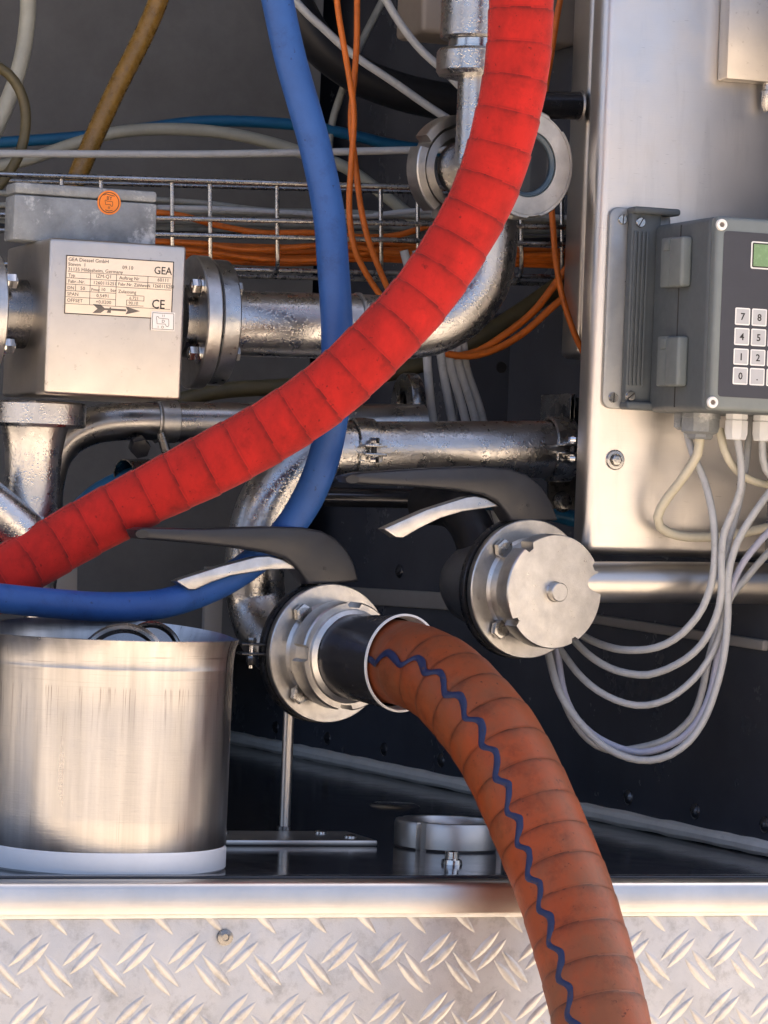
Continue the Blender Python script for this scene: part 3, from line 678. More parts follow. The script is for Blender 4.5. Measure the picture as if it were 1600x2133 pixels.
outline(gl, [(-.5 * r_, .58 * r_), (-.25 * r_, .70 * r_), (.1 * r_, .62 * r_), (.45 * r_, .56 * r_)], Mc @ Matrix.Translation((0, 0, .0004)), .0006, .00015, False)
outline(gl, [(-.3 * r_, -.62 * r_), (0, -.70 * r_), (.3 * r_, -.64 * r_)], Mc @ Matrix.Translation((0, 0, .0004)), .0006, .00015, False)
gl.build('printed_ring', 'ink', os_)
text_obj('BY', r_ * .42, Mc @ Matrix.Translation((-.24 * r_, .22 * r_, .0005)), os_, 'ink')
text_obj('o', r_ * .36, Mc @ Matrix.Translation((-.1 * r_, -.5 * r_, .0005)), os_, 'ink')

# main pipe: from the counter flange, elbow up to the sight glass
mp = thing('main_pipe', PT(560, 745, YM), 'wet steel pipe from the meter flange curving up to the sight glass', 'pipe')
run = pp([(456, 672), (600, 677), (738, 680)], YM); MB().tube(run, [68 * S(q) for q in run], 56, .01).build('pipe_section', 'steel_wet', mp)
q = PT(742, 681, YM); kq = S(q); MB().lathe([(66 * kq, -5 * kq), (72 * kq, -3 * kq), (72 * kq, 3 * kq), (66 * kq, 5 * kq)], frame(q, EX), 48).build('weld_ring', 'weld', mp)
arc = [(746, 681), (800, 683), (850, 680)] + [(850 + 158 * math.sin(R(a)), 522 + 158 * math.cos(R(a))) for a in (22, 45, 68)] + [(1009, 520), (1010, 470), (1010, 420)]
el = pp(arc, YM); MB().tube(el, [68 * S(q) for q in el], 56, .007).build('elbow', 'steel_wet', mp)
# sight glass fitting
sg = thing('sight_glass', PT(1010, 440, YM), 'round sight glass fitting with notched union rings behind the red hose', 'sight glass')
so_ = PT(965, 352, YM + .035); ks = S(so_); Mg = frame(so_, NV); LG = 240 * ks
MB().lathe([(50 * ks, -60 * ks), (96 * ks, -52 * ks), (110 * ks, -46 * ks), (113 * ks, -42 * ks), (113 * ks, -3 * ks), (111 * ks, 0), (94 * ks, 0), (92 * ks, -30 * ks), (88 * ks, -32 * ks), (86 * ks, -8 * ks), (68 * ks, -6 * ks), (64 * ks, -34 * ks), (58 * ks, -36 * ks)], Mg, 160,
          notch({1, 2, 3, 4, 5}, [(R(152), .10, 94 * ks), (R(30), .1, 94 * ks), (R(240), .10, 94 * ks), (R(300), .1, 94 * ks)])).build('union_ring', 'steel_cast', sg, 30)
MB().lathe([(58 * ks, -10 * ks), (60 * ks, 40 * ks), (66 * ks, 120 * ks), (60 * ks, LG - 50 * ks), (80 * ks, LG - 45 * ks)], Mg, 64).build('body', 'steel_wet', sg)
MB().lathe([(70 * ks, LG - 52 * ks), (108 * ks, LG - 48 * ks), (112 * ks, LG - 44 * ks), (112 * ks, LG - 4 * ks), (109 * ks, LG), (104 * ks, LG), (103.4 * ks, LG - 1.5 * ks), (102.6 * ks, LG - 1.5 * ks), (102 * ks, LG), (68 * ks, LG), (66 * ks, LG - 14 * ks)], Mg, 160,
          notch({1, 2, 3, 4}, [(R(52), .2, 106 * ks), (R(282), .14, 106 * ks)])).build('front_ring', 'steel_cast', sg, 30)
MB().lathe([(67 * ks, LG - 3 * ks), (64 * ks, LG - 1.5 * ks), (58 * ks, LG - 5 * ks), (57 * ks, LG - 12 * ks)], Mg, 64).build('seal_ring', 'rubber_ring', sg)
MB().lathe([(60 * ks, LG - 9 * ks), (0, LG - 9 * ks)], Mg, 64).build('glass_pane', 'glass_dark', sg)
# riser from the top
rs = thing('riser_pipe', PT(1000, 300, YM), 'vertical steel pipe with hexagon union above the sight glass', 'pipe')
def vlathe(px, prof, yt, parent, name, m, seg=64):
    """prof: (radius px, photo y) from top to bottom along a vertical axis"""
    o = PT(px, prof[0][1], yt); k = S(o); z0 = o.z
    return MB().lathe([(r * k, (PT(px, y, yt).z - z0)) for r, y in prof], Matrix.Translation(o), seg).build(name, m, parent, 20)
vlathe(1000, [(76, -120), (76, 80), (73, 84), (60, 84)], YM, rs, 'upper_pipe', 'steel_wet')
vlathe(998, [(62, 82), (64, 86), (64, 100), (70, 102), (70, 106), (60, 107)], YM, rs, 'collar', 'steel_bright')
vlathe(998, [(60, 106), (84, 106), (88, 112), (88, 152), (82, 161), (40, 162)], YM, rs, 'union_nut', 'steel_wet')
vlathe(994, [(40, 158), (40, 300), (44, 345)], YM, rs, 'lower_pipe', 'steel_wet')

# ---- tee under the meter
te = thing('tee_pipe', PT(70, 1110, .33), 'wet cast pipe with slotted union nut under the flow meter', 'pipe')
vlathe(84, [(70, 836), (92, 838), (96, 842), (96, 884), (92, 889), (70, 891)], .33, te, 'union_nut', 'steel_wet')
vlathe(72, [(72, 886), (66, 905), (60, 940), (58, 980), (58, 1040), (62, 1090), (60, 1180), (58, 1230)], .335, te, 'pipe_section', 'steel_wet')
br_ = pp([(66, 1130), (20, 1085), (-60, 1020)], .31); MB().tube(br_, [50 * S(q) for q in br_], 40, .006).build('branch', 'steel_wet', te)
q0, q1 = br_[0].lerp(br_[1], .25), br_[1]; MB().lathe([(50 * .00042, -.003), (57 * .00042, -.002), (57 * .00042, .002), (50 * .00042, .003)], frame(q0, q1 - q0), 40).build('branch_ring', 'steel_bright', te)
e0, e1 = L(118, 880, .30), L(150, 880, .30)

# ---- dark return pipe behind
rp = thing('return_pipe', PT(350, 920, .48), 'dark steel pipe stamped 50 with bend, behind the meter', 'pipe')
run = pp([(880, 884), (600, 882), (335, 878)], .48); MB().tube(run, [42 * S(q) for q in run], 40, .012).build('pipe_section', 'steel_pipe', rp)
bn = pp([(338, 878), (280, 877), (205, 883), (145, 908), (110, 950), (95, 1005), (90, 1065), (88, 1300)], .48); MB().tube(bn, [40 * S(q) for q in bn], 40, .008).build('bend', 'steel_pipe', rp)
q = PT(348, 878, .48); kq = S(q); MB().lathe([(42 * kq, -20 * kq), (44.5 * kq, -18 * kq), (44.5 * kq, 18 * kq), (42 * kq, 20 * kq)], frame(q, EX), 40).build('collar', 'steel_cast', rp)
q = PT(326, 878, .48); MB().lathe([(42 * kq, -3 * kq), (46 * kq, 0), (42 * kq, 3 * kq)], frame(q, EX), 40).build('weld_ring', 'weld', rp)
qt = PT(343, 850, .48) - EY * 43 * kq * .82; text_obj('50', 15 * kq, Matrix.Translation(qt) @ Matrix((EX, (EZ * .85 + EY * .5).normalized(), (-EY * .85 + EZ * .5).normalized())).transposed().to_4x4(), rp, 'ink_faded')
rr_ = pp([(334, 902), (358, 975)], .45); MB().tube(rr_, [10 * S(q) for q in rr_], 16).build('stay_rod', 'steel_dark', rp)
q = PT(290, 930, .46); kq = S(q); MB().prism(hexpts(22 * kq, .3), frame(q, (.3, -1, -.4)), -.006, .008, .001).build('knob', 'black_plastic', rp)
fl = MB(); q = PT(850, 845, .52); kq = S(q); fl.lathe([(30 * kq, -14 * kq), (66 * kq, -14 * kq), (68 * kq, -10 * kq), (68 * kq, 10 * kq), (66 * kq, 14 * kq), (30 * kq, 14 * kq)], frame(q, EX), 64); fl.build('end_flange', 'steel_dark', rp)
pe = thing('open_stub', PT(320, 1000, .5), 'open ended dark pipe stub under the bent pipe', 'pipe')
a_, b_ = PT(258, 988, .56), PT(400, 985, .60); kq = S(a_)
MB().lathe([(20 * kq, .12), (31 * kq, .12), (32 * kq, 0), (29.5 * kq, 0), (29 * kq, .1)], frame(a_, b_ - a_), 40).build('stub_tube', 'steel_dark', pe)
cable('air_hose', [(150, 1080), (200, 1030), (262, 1000), (330, 985)], 22, 'hose_teal', 'blue hose going into the open pipe stub', 'hose', .58)
ap = thing('sleeve_pipe', PT(790, 1055, .6), 'thin dark tube ending in a blue hose below the clamped pipe', 'tube')
a_ = pp([(660, 1034), (905, 1040)], .55); MB().tube(a_, [21 * S(q) for q in a_], 24).build('outer_tube', 'tube_black', ap)
a_ = pp([(900, 1040), (1020, 1046), (1120, 1062), (1210, 1085)], .55); MB().tube(a_, [17 * S(q) for q in a_], 24, .01).build('inner_hose', 'hose_teal', ap)

# ================================================================== cabinet, control box
YC = .235
cb = thing('steel_cabinet', PT(1400, 1165, YC), 'tall brushed stainless cabinet at the right', 'cabinet')
cx0 = L(1228, 900, YC).x; cz0 = L(1400, 1160, YC).z; cx1 = wx(YC) + .02
MB().box((cx0, YC, cz0), (cx1, YC + .036, .93), .011, TM, 5).build('cabinet_body', 'steel_cabinet', cb)
CM = TM @ Matrix(((1, 0, 0, 0), (0, 0, -1, YC), (0, 1, 0, 0), (0, 0, 0, 1)))
q = L(1281, 958, YC)
bo = bolt_mb(.0052, .006, False); bo.lathe([(0, 0), (.0092, 0), (.0095, .0008), (.0085, .002), (.006, .0022)], Matrix(), 32)
instance(bo, 'bolt', 'nut_steel', cb, [CM @ Matrix.Translation((q.x, q.z, 0))])
q0, q1 = L(1512, -200, YC - .02), L(1512, 164, YC - .02)
sp = thing('small_steel_box', PT(1560, 165, YC - .02), 'small brushed steel box mounted at the top of the cabinet', 'box')
MB().box((q1.x, YC - .022, q1.z), (cx1 + .06, YC - .0005, .85), .002, TM).build('cover', 'steel_cover', sp)
gq = L(1598, 200, YC - .012); MB().lathe([(0, .0), (9 * .00043, 0), (9 * .00043, -.006), (12 * .00043, -.007), (12 * .00043, -.02), (6 * .00043, -.026), (0, -.026)], TM @ Matrix.Translation((gq.x, YC - .012, q1.z)), 20).build('gland', 'nut_steel', sp)
# tube under the cabinet
ut = pp([(1180, 1212), (1420, 1213), (1640, 1216)], .226); tag(MB().tube(ut, [43 * S(q) for q in ut], 48).build('cross_tube', 'steel_satin'), 'horizontal steel tube below the cabinet', 'tube')
# bracket
bk = thing('control_box', PT(1400, 860, YC), 'grey control box with keypad and green display on a mounting bracket', 'control box')
bx0 = L(1262, 640, YC - .004).x; bz1 = L(1320, 434, YC - .004).z; bz0 = L(1290, 852, YC - .004).z; bx1 = bx0 + .062
def rrect(x0, z0, x1, z1, r, n=6):
    out = []
    for cx_, cz_, a0 in ((x1 - r, z1 - r, 0), (x0 + r, z1 - r, 90), (x0 + r, z0 + r, 180), (x1 - r, z0 + r, 270)):
        for i in range(n + 1): a = R(a0 + 90 * i / n); out.append((cx_ + r * math.cos(a), cz_ + r * math.sin(a)))
    return out
MB().prism(rrect(bx0, bz0, bx1, bz1, .009), CM, .0006, .0055, .0015, 3).build('mounting_plate', 'bracket_alu', bk)
# ribbed rail
rx0 = L(1306, 640, YC - .012).x
MB().box((rx0, YC - .016, bz0 + .004), (rx0 + .03, YC - .0052, bz1 - .002), .002, TM).build('rail', 'box_grey', bk)
for i in range(4):
    MB().box((rx0 + .002 + i * .0042, YC - .0185, bz0 + .022), (rx0 + .0042 + i * .0042, YC - .0155, bz1 - .022), .0006, TM).build('rib', 'box_grey', bk)
for z0_, z1_ in ((bz1 - .006, bz1 + .0005), (bz0 - .0005, bz0 + .007)):
    MB().box((rx0 - .001, YC - .024, z0_), (rx0 + .046, YC - .0045, z1_), .0025, TM, 3).build('rail_end', 'box_grey', bk)
def slot_screw():
    b = MB(); b.lathe([(0, .0022), (.0041, .0022), (.0048, .0014), (.0050, 0)], Matrix(), 24); return b
sc_ = []
for px, py, y in ((1297, 457, YC - .0056), (1334, 463, YC - .0165), (1277, 828, YC - .0056), (1313, 825, YC - .0165)):
    q = L(px, py, y); sc_.append(TM @ Matrix(((1, 0, 0, 0), (0, 0, -1, y), (0, 1, 0, 0), (0, 0, 0, 1))) @ Matrix.Translation((q.x, q.z, 0)))
so4 = instance(slot_screw(), 'screw', 'steel_bright', bk, sc_)
for o_, M_, a in zip(so4, sc_, (85, 60, 88, 40)):
    MB().box((-.0046, -.0005, .0018), (.0046, .0005, .00235), 0, M_ @ Matrix.Rotation(R(a), 4, 'Z')).build('slot', 'ink', o_)
# box
YB = YC - .150
gx0 = L(1487, 650, YB).x; gz1 = L(1500, 448, YB).z; gz0 = L(1485, 855, YB).z
gx1 = gx0 + .17
cbx = MB().box((gx0, YB + .014, gz0), (gx1, YC - .016, gz1), .006, TM, 4).build('case', 'box_grey', bk)
ym = YC - .075
MB().box((gx0 - .0004, ym, gz0 + .004), (gx0 + .001, ym + .0012, gz1 - .004), 0, TM).build('lid_joint', 'ink', cbx)
MB().box((gx0, YB, gz0 + .0005), (gx1, YB + .0136, gz1 - .0005), .004, TM, 3).build('front_frame', 'box_frame', bk)
BM = TM @ Matrix(((1, 0, 0, 0), (0, 0, -1, YB), (0, 1, 0, 0), (0, 0, 0, 1)))
ix0 = L(1502, 650, YB).x; iz1 = L(1560, 484, YB).z; iz0 = L(1560, 829, YB).z
fo_ = MB().prism(rrect(ix0, iz0, gx1 - .006, iz1, .003), BM, -.001, .0005).build('keypad_foil', 'panel_foil', bk)
# display
dx0 = L(1564, 530, YB).x; dz1 = L(1590, 504, YB).z; dz0 = L(1590, 561, YB).z
MB().prism(rrect(dx0, dz0, dx0 + .075, dz1, .0018), BM, .0004, .0009).build('display_frame', 'key_white', fo_)
MB().prism(rrect(dx0 + .0012, dz0 + .0012, dx0 + .0738, dz1 - .0012, .0012), BM, .0008, .0011).build('display_bezel', 'ink', fo_)
MB().prism(rrect(dx0 + .0024, dz0 + .0024, dx0 + .0726, dz1 - .0024, .0004), BM, .0010, .0013).build('display_glass', 'lcd', fo_)
kx = [L(p, 680, YB).x for p in (1530, 1565, 1600)]; kw = L(1561, 680, YB).x - L(1530, 680, YB).x
kz = [(L(1560, a, YB).z, L(1560, b_, YB).z) for a, b_ in ((642, 678), (684, 720), (727, 761), (766, 802))]
for r_i, row in enumerate(('78', '45', '12', '0.')):
    z1_, z0_ = kz[r_i]
    for c_i in range(3):
        sh = -(z1_ - kz[0][0]) * .035
        x0 = kx[c_i] 
        key = MB().prism(rrect(x0, z0_, x0 + kw, z1_, .0012, 3), BM, .0004, .0008).build('key', 'key_white', fo_)
        MB().prism(rrect(x0 + .0011, z0_ + .0011, x0 + kw - .0011, z1_ - .0011, .0004, 2), BM, .0007, .0010).build('key_cap', 'key_grey', key)
        if c_i < 2: text_obj(row[c_i], .0088, BM @ Matrix.Translation((x0 + kw / 2, (z0_ + z1_) / 2 - .0031, .0011)), key, 'ink', 'numeral', 'CENTER', .00008, .00015)
sm = []
for px, py in ((1503, 468), (1484, 838)):
    q = L(px, py, YB); sm.append(BM @ Matrix.Translation((q.x, q.z, 0)))
s_ = instance(MB().lathe([(0, .0012), (.0026, .0012), (.0028, .0022), (.0048, .0020), (.0052, .0006), (.0052, -.001)], Matrix(), 32), 'case_screw', 'key_white', bk, sm)
for o_, M_ in zip(s_, sm): MB().prism(hexpts(.0024), M_, .0010, .0014).build('hex_socket', 'ink_faded', o_)
# hinges on the side of the case
SM = TM @ Matrix(((0, 0, -1, gx0), (-1, 0, 0, 0), (0, 1, 0, 0), (0, 0, 0, 1)))      # side plane: x toward viewer, y up, z to the left
for ya, yb in ((492, 596), (699, 803)):
    za, zb = L(1390, ya, ym).z, L(1390, yb, ym).z
    h = MB(); h.box((gx0 - .008, ym + .002, zb), (gx0, ym + .026, za), .0015, TM); h.box((gx0 - .011, ym - .026, zb - .001), (gx0, ym + .001, za - .001), .003, TM, 3)
    h.box((gx0 - .0095, ym + .006, zb + (za - zb) * .74), (gx0, ym + .018, za - .002), .0008, TM); h.build('hinge', 'box_frame', bk)
# glands under the case
def gland(px, yt, prof, m, name='cable_gland', seg=24):
    q = L(px, 865, yt); M = TM @ Matrix.Translation((q.x, yt, gz0)); k = .00042
    return MB().lathe([(r * k, -h * k) for r, h in prof], M, seg).build(name, m, bk, 25)
gland(1460, YC - .055, [(30, -2), (46, 0), (46, 10), (44, 12), (44, 40), (30, 46), (30, 52), (26, 56), (10, 56)], 'cast_grey', seg=8)
gland(1420, YC - .03, [(16, -2), (18, 0), (18, 30), (8, 36)], 'cast_grey', seg=6)
gland(1535, YC - .085, [(20, -2), (25, 0), (25, 10), (22, 12), (26, 14), (26, 42), (22, 55), (10, 56)], 'white_plastic', seg=8)
gland(1592, YC - .085, [(20, -2), (25, 0), (25, 10), (22, 12), (26, 14), (26, 42), (22, 55), (10, 56)], 'white_plastic', seg=8)

# signal cables below the control box
cg = 'grey cables looping from the control box'
YK = .17
cable('signal_cable', [(1460, 900, .18), (1452, 945, .18), (1420, 1000, .19), (1385, 1045, .205), (1368, 1078, .212), (1378, 1103, .215), (1420, 1117, .215), (1490, 1118, .215), (1545, 1110, .215), (1640, 1090, .21)], 10, 'cable_cream', 'cable making a tight open loop flat against the cabinet', 'cable', group=cg)
cable('signal_cable', [(1432, 900, .20), (1444, 945, .19), (1466, 1000, .18), (1482, 1060, .17), (1490, 1130, .165), (1486, 1200, .165), (1468, 1262, .17), (1428, 1316, .18), (1370, 1348, .20), (1300, 1355, .23), (1240, 1338, .27), (1190, 1310, .31)], 8, 'cable_grey', 'uppermost of the grey cable loops hanging below the cabinet', 'cable', group=cg)
cable('signal_cable', [(1500, 895, .17), (1512, 945, .16), (1538, 985, .16), (1575, 1004, .165), (1640, 1014, .17)], 8.5, 'cable_cream', 'short cream cable leaving to the right just under the glands', 'cable', group=cg)
cable('signal_cable', [(1535, 905, .15), (1544, 960, .148), (1543, 1020, .15), (1524, 1070, .155), (1506, 1110, .158), (1503, 1170, .158), (1504, 1230, .16), (1490, 1290, .165), (1456, 1350, .175), (1410, 1386, .19), (1350, 1406, .21), (1285, 1398, .235), (1230, 1368, .26), (1180, 1320, .30)], 8, 'cable_grey', 'second grey cable loop from the top, leaving the first white gland', 'cable', group=cg)
tc = cable('signal_cable', [(1564, 850, .19), (1560, 920, .18), (1548, 1000, .172), (1530, 1080, .168), (1514, 1150, .166), (1512, 1230, .166), (1508, 1290, .17), (1484, 1360, .175), (1440, 1420, .185), (1385, 1460, .20), (1325, 1470, .215), (1262, 1448, .235), (1210, 1408, .26), (1165, 1350, .30)], 7.5, 'cable_grey', 'third grey cable loop from the top, with black print near the glands', 'cable', group=cg)
cable('signal_cable', [(1640, 980, .15), (1598, 1034, .15), (1560, 1082, .152), (1532, 1135, .155), (1518, 1200, .158), (1516, 1280, .16), (1508, 1360, .162), (1492, 1430, .165), (1466, 1500, .17), (1425, 1555, .175), (1368, 1583, .185), (1310, 1580, .20), (1250, 1548, .22), (1195, 1490, .245), (1160, 1430, .265), (1140, 1350, .30)], 8, 'cable_grey', 'lowest of the grey cable loops', 'cable', group=cg)
cable('signal_cable', [(1640, 1070, .17), (1590, 1118, .17), (1550, 1168, .172), (1524, 1225, .174), (1506, 1300, .178), (1492, 1380, .18), (1476, 1455, .185), (1440, 1520, .19), (1390, 1556, .20), (1330, 1566, .215), (1265, 1548, .23), (1212, 1508, .25), (1178, 1450, .27), (1160, 1350, .30)], 7.5, 'cable_lilac', 'bluish grey cable looping just inside the lowest loop', 'cable', group=cg)
cable('signal_cable', [(1640, 1110, .19), (1590, 1165, .19), (1550, 1210, .192), (1522, 1245, .195), (1494, 1310, .20), (1474, 1380, .205), (1463, 1440, .21), (1440, 1495, .215), (1395, 1538, .225), (1330, 1558, .24), (1260, 1560, .25), (1205, 1520, .27), (1166, 1440, .29), (1152, 1350, .31)], 7.5, 'cable_grey', 'grey cable rising furthest to the right behind the other loops', 'cable', group=cg)
cable('signal_cable', [(1588, 905, .15), (1590, 950, .15), (1600, 985, .152), (1640, 1020, .155)], 8, 'cable_grey', 'short grey cable under the white gland at the right edge', 'cable', group=cg)
def cable_print(s, px0, py0, px1, py1, yt, parent, size=10):
    a, b_ = PT(px0, py0, yt), PT(px1, py1, yt); x = (b_ - a).normalized(); z = (C0 - a).normalized(); y = z.cross(x).normalized(); z = x.cross(y)
    text_obj(s, size * S(a), Matrix.Translation(a) @ Matrix((x, y, z)).transposed().to_4x4(), parent, 'ink', 'lettering')
cable_print('4X0,5 QMM', 1541, 1015, 1560, 915, .151, tc, 12)

# ================================================================== can and what lies in it
cf = PF(227, 1828); kc = S(cf); CR = 268 * kc
Cw = PF(189, 1828) + Vector((0, CR, 0)); CB = TI @ Cw; ccx, ccy = CB.x, CB.y
kc = Cw.y / F_PX
can = thing('metal_can', Cw, 'scratched aluminium can on a white plastic base ring', 'can')
zt = 500 * kc * 1.0
MC = TM @ Matrix.Translation((ccx, ccy, 0)) 
R0 = 257 * kc; zb = 46 * kc; zr = W(188, 1322, Cw.y).z
def canrf(i, a, r): return r * (1 + .004 * math.sin(2 * a + .6) + .002 * math.sin(5 * a))
prof = [(R0 - .004, zb + .004), (R0 - .001, zb), (R0, zb + .002), (R0 * 1.004, zb + .03), (R0 * 1.006, zr * .70), (R0 * 1.008, zr * .868), (R0 * 1.0095, zr * .872), (R0 * 1.0095, zr * .878), (R0 * 1.008, zr * .882), (R0 * 1.011, zr - .018), (R0 * 1.022, zr - .008), (R0 * 1.048, zr), (R0 * 1.043, zr + .0005), (R0 * 1.012, zr - .009), (R0 * 1.0, zr - .02), (R0 * .995, zb + .01), (0, zb + .01)]
bcan = MB().lathe(prof, MC, 128, canrf)
for i, v in enumerate(bcan.v):           # the rim stands a little higher at the back
    l_ = TI @ v; 
    if l_.z > zr - .03: v.z += max(0, (l_.y - ccy) / R0) * .010 * min(1, (l_.z - zr + .03) / .03)
bcan.build('can_body', 'can_alu', can, 40)
MB().lathe([(R0 * .9, 0), (CR - .002, 0), (CR, .002), (CR, zb - .001), (CR - .0015, zb + .002), (R0 * .98, zb + .003)], MC, 96).build('base_ring', 'white_plastic', can)
for px, r, tilt, nm, lab in ((268, 100, 22, 'ring_cap', 'dark steel ring cap, left of the two lying in the can'), (330, 62, -14, 'ring_cap', 'dark steel ring cap, right of the two lying in the can')):
    q = W(px - 12, 1322 if px < 300 else 1322, Cw.y + (.01 if px < 300 else .03)); kq = q.y / F_PX
    hq = q + EZ * ((26 if px < 300 else 28) * kq - r * kq)
    nn = Vector((-.2 if px < 300 else .35, -1, .35)).normalized(); M = frame(hq, nn)
    b = MB().lathe([(0, -.006), (r * kq, -.006), (r * kq, .004), (r * .93 * kq, .006), (r * .86 * kq, .005), (r * .80 * kq, .001), (r * .5 * kq, .0), (0, .0)], M, 64)
    tag(b.build(nm, 'steel_dark'), lab, 'cap')

# ================================================================== things on the deck
rf = PF(932, 1778); kr = S(rf); RR = 120 * kr; rl = TI @ (PF(938, 1777) + Vector((0, RR, 0))); rl.y -= RR
rn = thing('union_ring', TM @ Vector((rl.x, rl.y + RR, 0)), 'notched steel union ring lying on the wet deck', 'ring nut')
Mr = TM @ Matrix.Translation((rl.x, rl.y + RR, 0)); hr_ = 58 * kr
MB().lathe([(RR * .84, .001), (RR * .96, 0), (RR * .985, .002), (RR * .985, hr_ - .003), (RR * .96, hr_), (RR * .80, hr_), (RR * .78, hr_ - .004), (RR * .72, hr_ - .008), (RR * .72, .004), (RR * .84, .001)], Mr, 180,
          notch({1, 2, 3, 4}, [(R(270 + d) + YAW * 0, .07, RR * .90) for d in (-52, 42, 135, 225)])).build('ring_body', 'steel_satin', rn, 30)
q = PF(941, 1800); Mq = Matrix.Translation(q)
b = MB().lathe([(0, .012), (.006, .011), (.0065, .005), (.009, .004), (.0095, .0), (0, 0)], Mq, 24)
tag(b.build('deck_screw', 'steel_bright'), 'small round headed screw on the deck before the union ring', 'screw')
q = PF(822, 1679); b = MB().lathe([(0, .003), (.022, .003), (.026, .001), (.027, 0)], Matrix.Translation(q), 32)
tag(b.build('drain_cover', 'steel_bright'), 'small round drain cover far back on the deck', 'drain')

# ================================================================== wire cable tray
tr = thing('wire_tray', PT(500, 560, .62), 'galvanised wire cable tray running behind the meter', 'cable tray')
def rod(pts, yt, r, name='long_wire', m='nut_steel', par=tr):
    p = pp(pts, yt); MB().tube(p, [r * S(q) for q in p], 10).build(name, m, par)
YA, YZ = .58, .70
rod([(-60, 361), (1300, 404)], YA, 6); rod([(-60, 374), (1300, 412)], YZ, 5)
rod([(-60, 445), (1300, 476)], YA, 5.5); rod([(-60, 430), (1300, 462)], YZ, 4.5)
rod([(-60, 478), (1300, 512)], YA, 5.5); rod([(-60, 548), (1300, 580)], YA + .02, 5); rod([(-60, 560), (1300, 596)], YZ, 5)
for x in (128, 210, 358, 437, 577, 793, 870, 1085, 1170):
    dy = (x) * .0255
    p = pp([(x, 364 + dy, YA + .004), (x + 1, 500 + dy * .9, YA + .004), (x + 1, 545 + dy * .85, YA + .01), (x - 6, 560 + dy * .85, YA + .025), (x - 12, 562 + dy * .85, YZ)], YA)
    MB().tube(p, [4.6 * S(q) for q in p], 8, .012).build('cross_wire', 'nut_steel', tr)
og = 'orange cables in the tray'
cable('orange_cable', [(300, 440), (380, 448), (440, 465), (540, 484), (650, 486), (735, 491), (820, 490), (895, 470), (980, 440)], 6.5, 'cable_orange', 'bright orange cable snaking along the upper level of the tray', 'cable', .60, group=og)
for i, (y, r, yt, lab) in enumerate(((510, 6, .63, 'topmost'), (521, 6.5, .62, 'second'), (531, 6.5, .61, 'third'), (540, 6, .615, 'lowest'))):
    j = i * 4 - 6
    cable('orange_cable', [(300, y - 8, yt), (400, y - 2, yt), (520, y + 3 + i, yt), (640, y + 5 + i, yt), (760, y - 2, yt), (900, y + 6, yt), (1060, y + 10, yt), (1240, y + 16, yt)], r, 'cable_orange', lab + ' of the four orange cables lying in the tray bottom', 'cable', .62, group=og)
gg = 'grey cables in the tray'
for i, (y, r, lab) in enumerate(((440, 6, 'upper'), (462, 7, 'middle'), (478, 7, 'lower'))):
    cable('tray_cable', [(-40, y - 14), (200, y - 8), (420, y), (700, y + 8), (900, y + 12), (1240, y + 22)], r, 'cable_dull', lab + ' dull grey cable lying along the tray', 'cable', .65 + .01 * i, group=gg)

for i, (pts, lab) in enumerate((([(-40, 402), (200, 410), (420, 424), (560, 440), (720, 442), (900, 452), (1240, 470)], 'sagging grey cable just under the top wires of the tray'),
                   ([(330, 432), (450, 436), (600, 444), (760, 450), (900, 440), (1240, 458)], 'thin grey cable resting on the orange one in the tray'),
                   ([(-40, 470), (150, 480), (420, 488), (640, 494), (860, 505), (1240, 500)], 'dark cable pressed against the lower front wire of the tray'))):
    cable('tray_cable', pts, 6.5, ('cable_dull', 'cable_grey', 'hose_black')[i], lab, 'cable', .66 - .01 * i, group=gg)
for i, (pts, lab) in enumerate((([(300, 515), (420, 524), (540, 538), (650, 541), (740, 528), (900, 520), (1240, 545)], 'orange cable sagging lowest under the meter flange'),
                   ([(300, 500), (420, 508), (520, 520), (700, 512), (860, 530), (1240, 530)], 'orange cable crossing over the tray bundle'))):
    cable('orange_cable', pts, 6, 'cable_orange', lab, 'cable', .60 - .008 * i, group=og)

# ================================================================== hoses and cables of the background
cable('cream_hose', [(70, -200), (60, -40), (56, 40), (45, 130), (15, 210), (-20, 290), (-80, 380)], 17, 'hose_cream', 'pale cream hose coming down at the top left corner', 'hose', .8)
cable('tan_hose', [(390, -200), (338, -20), (300, 70), (245, 180), (198, 280), (160, 370), (130, 440)], 21, 'hose_tan', 'brownish transparent hose slanting down at the upper left', 'hose', .75)
cable('olive_hose', [(-60, 130), (0, 142), (35, 175), (54, 225), (52, 280), (35, 330), (0, 385), (-40, 420)], 11, 'hose_olive', 'dark olive hose curling in from the left edge', 'hose', .7)
cable('teal_hose', [(-60, 300), (60, 292), (180, 282), (300, 268), (420, 254), (540, 254), (650, 264), (740, 282), (830, 302), (960, 320)], 12, 'hose_teal', 'thin blue hose arching behind the white cable', 'hose', 1.0)
cable('cream_hose', [(-20, 350), (60, 332), (150, 300), (250, 274), (360, 268), (470, 276), (560, 296), (640, 322), (720, 350), (820, 420), (880, 470)], 13, 'hose_cream', 'cream hose arching in front of the blue one above the tray', 'hose', .92)
cable('white_cable', [(-60, 319), (200, 320), (420, 321), (640, 319), (860, 313), (1000, 310), (1240, 320)], 8, 'cable_grey', 'straight white cable stretched level above the tray', 'cable', .66)
cable('grey_cable', [(560, -80), (620, 5), (672, 60), (735, 115), (820, 172), (900, 225), (960, 262), (1040, 300)], 8.5, 'cable_grey', 'grey cable slanting down behind the orange pair', 'cable', .74, group='loose grey cables at the top')
cable('grey_cable', [(760, -80), (806, 5), (838, 55), (880, 105), (925, 145), (975, 195), (1040, 260)], 8.5, 'cable_grey', 'grey cable slanting down towards the union nut at the top', 'cable', .66, group='loose grey cables at the top')
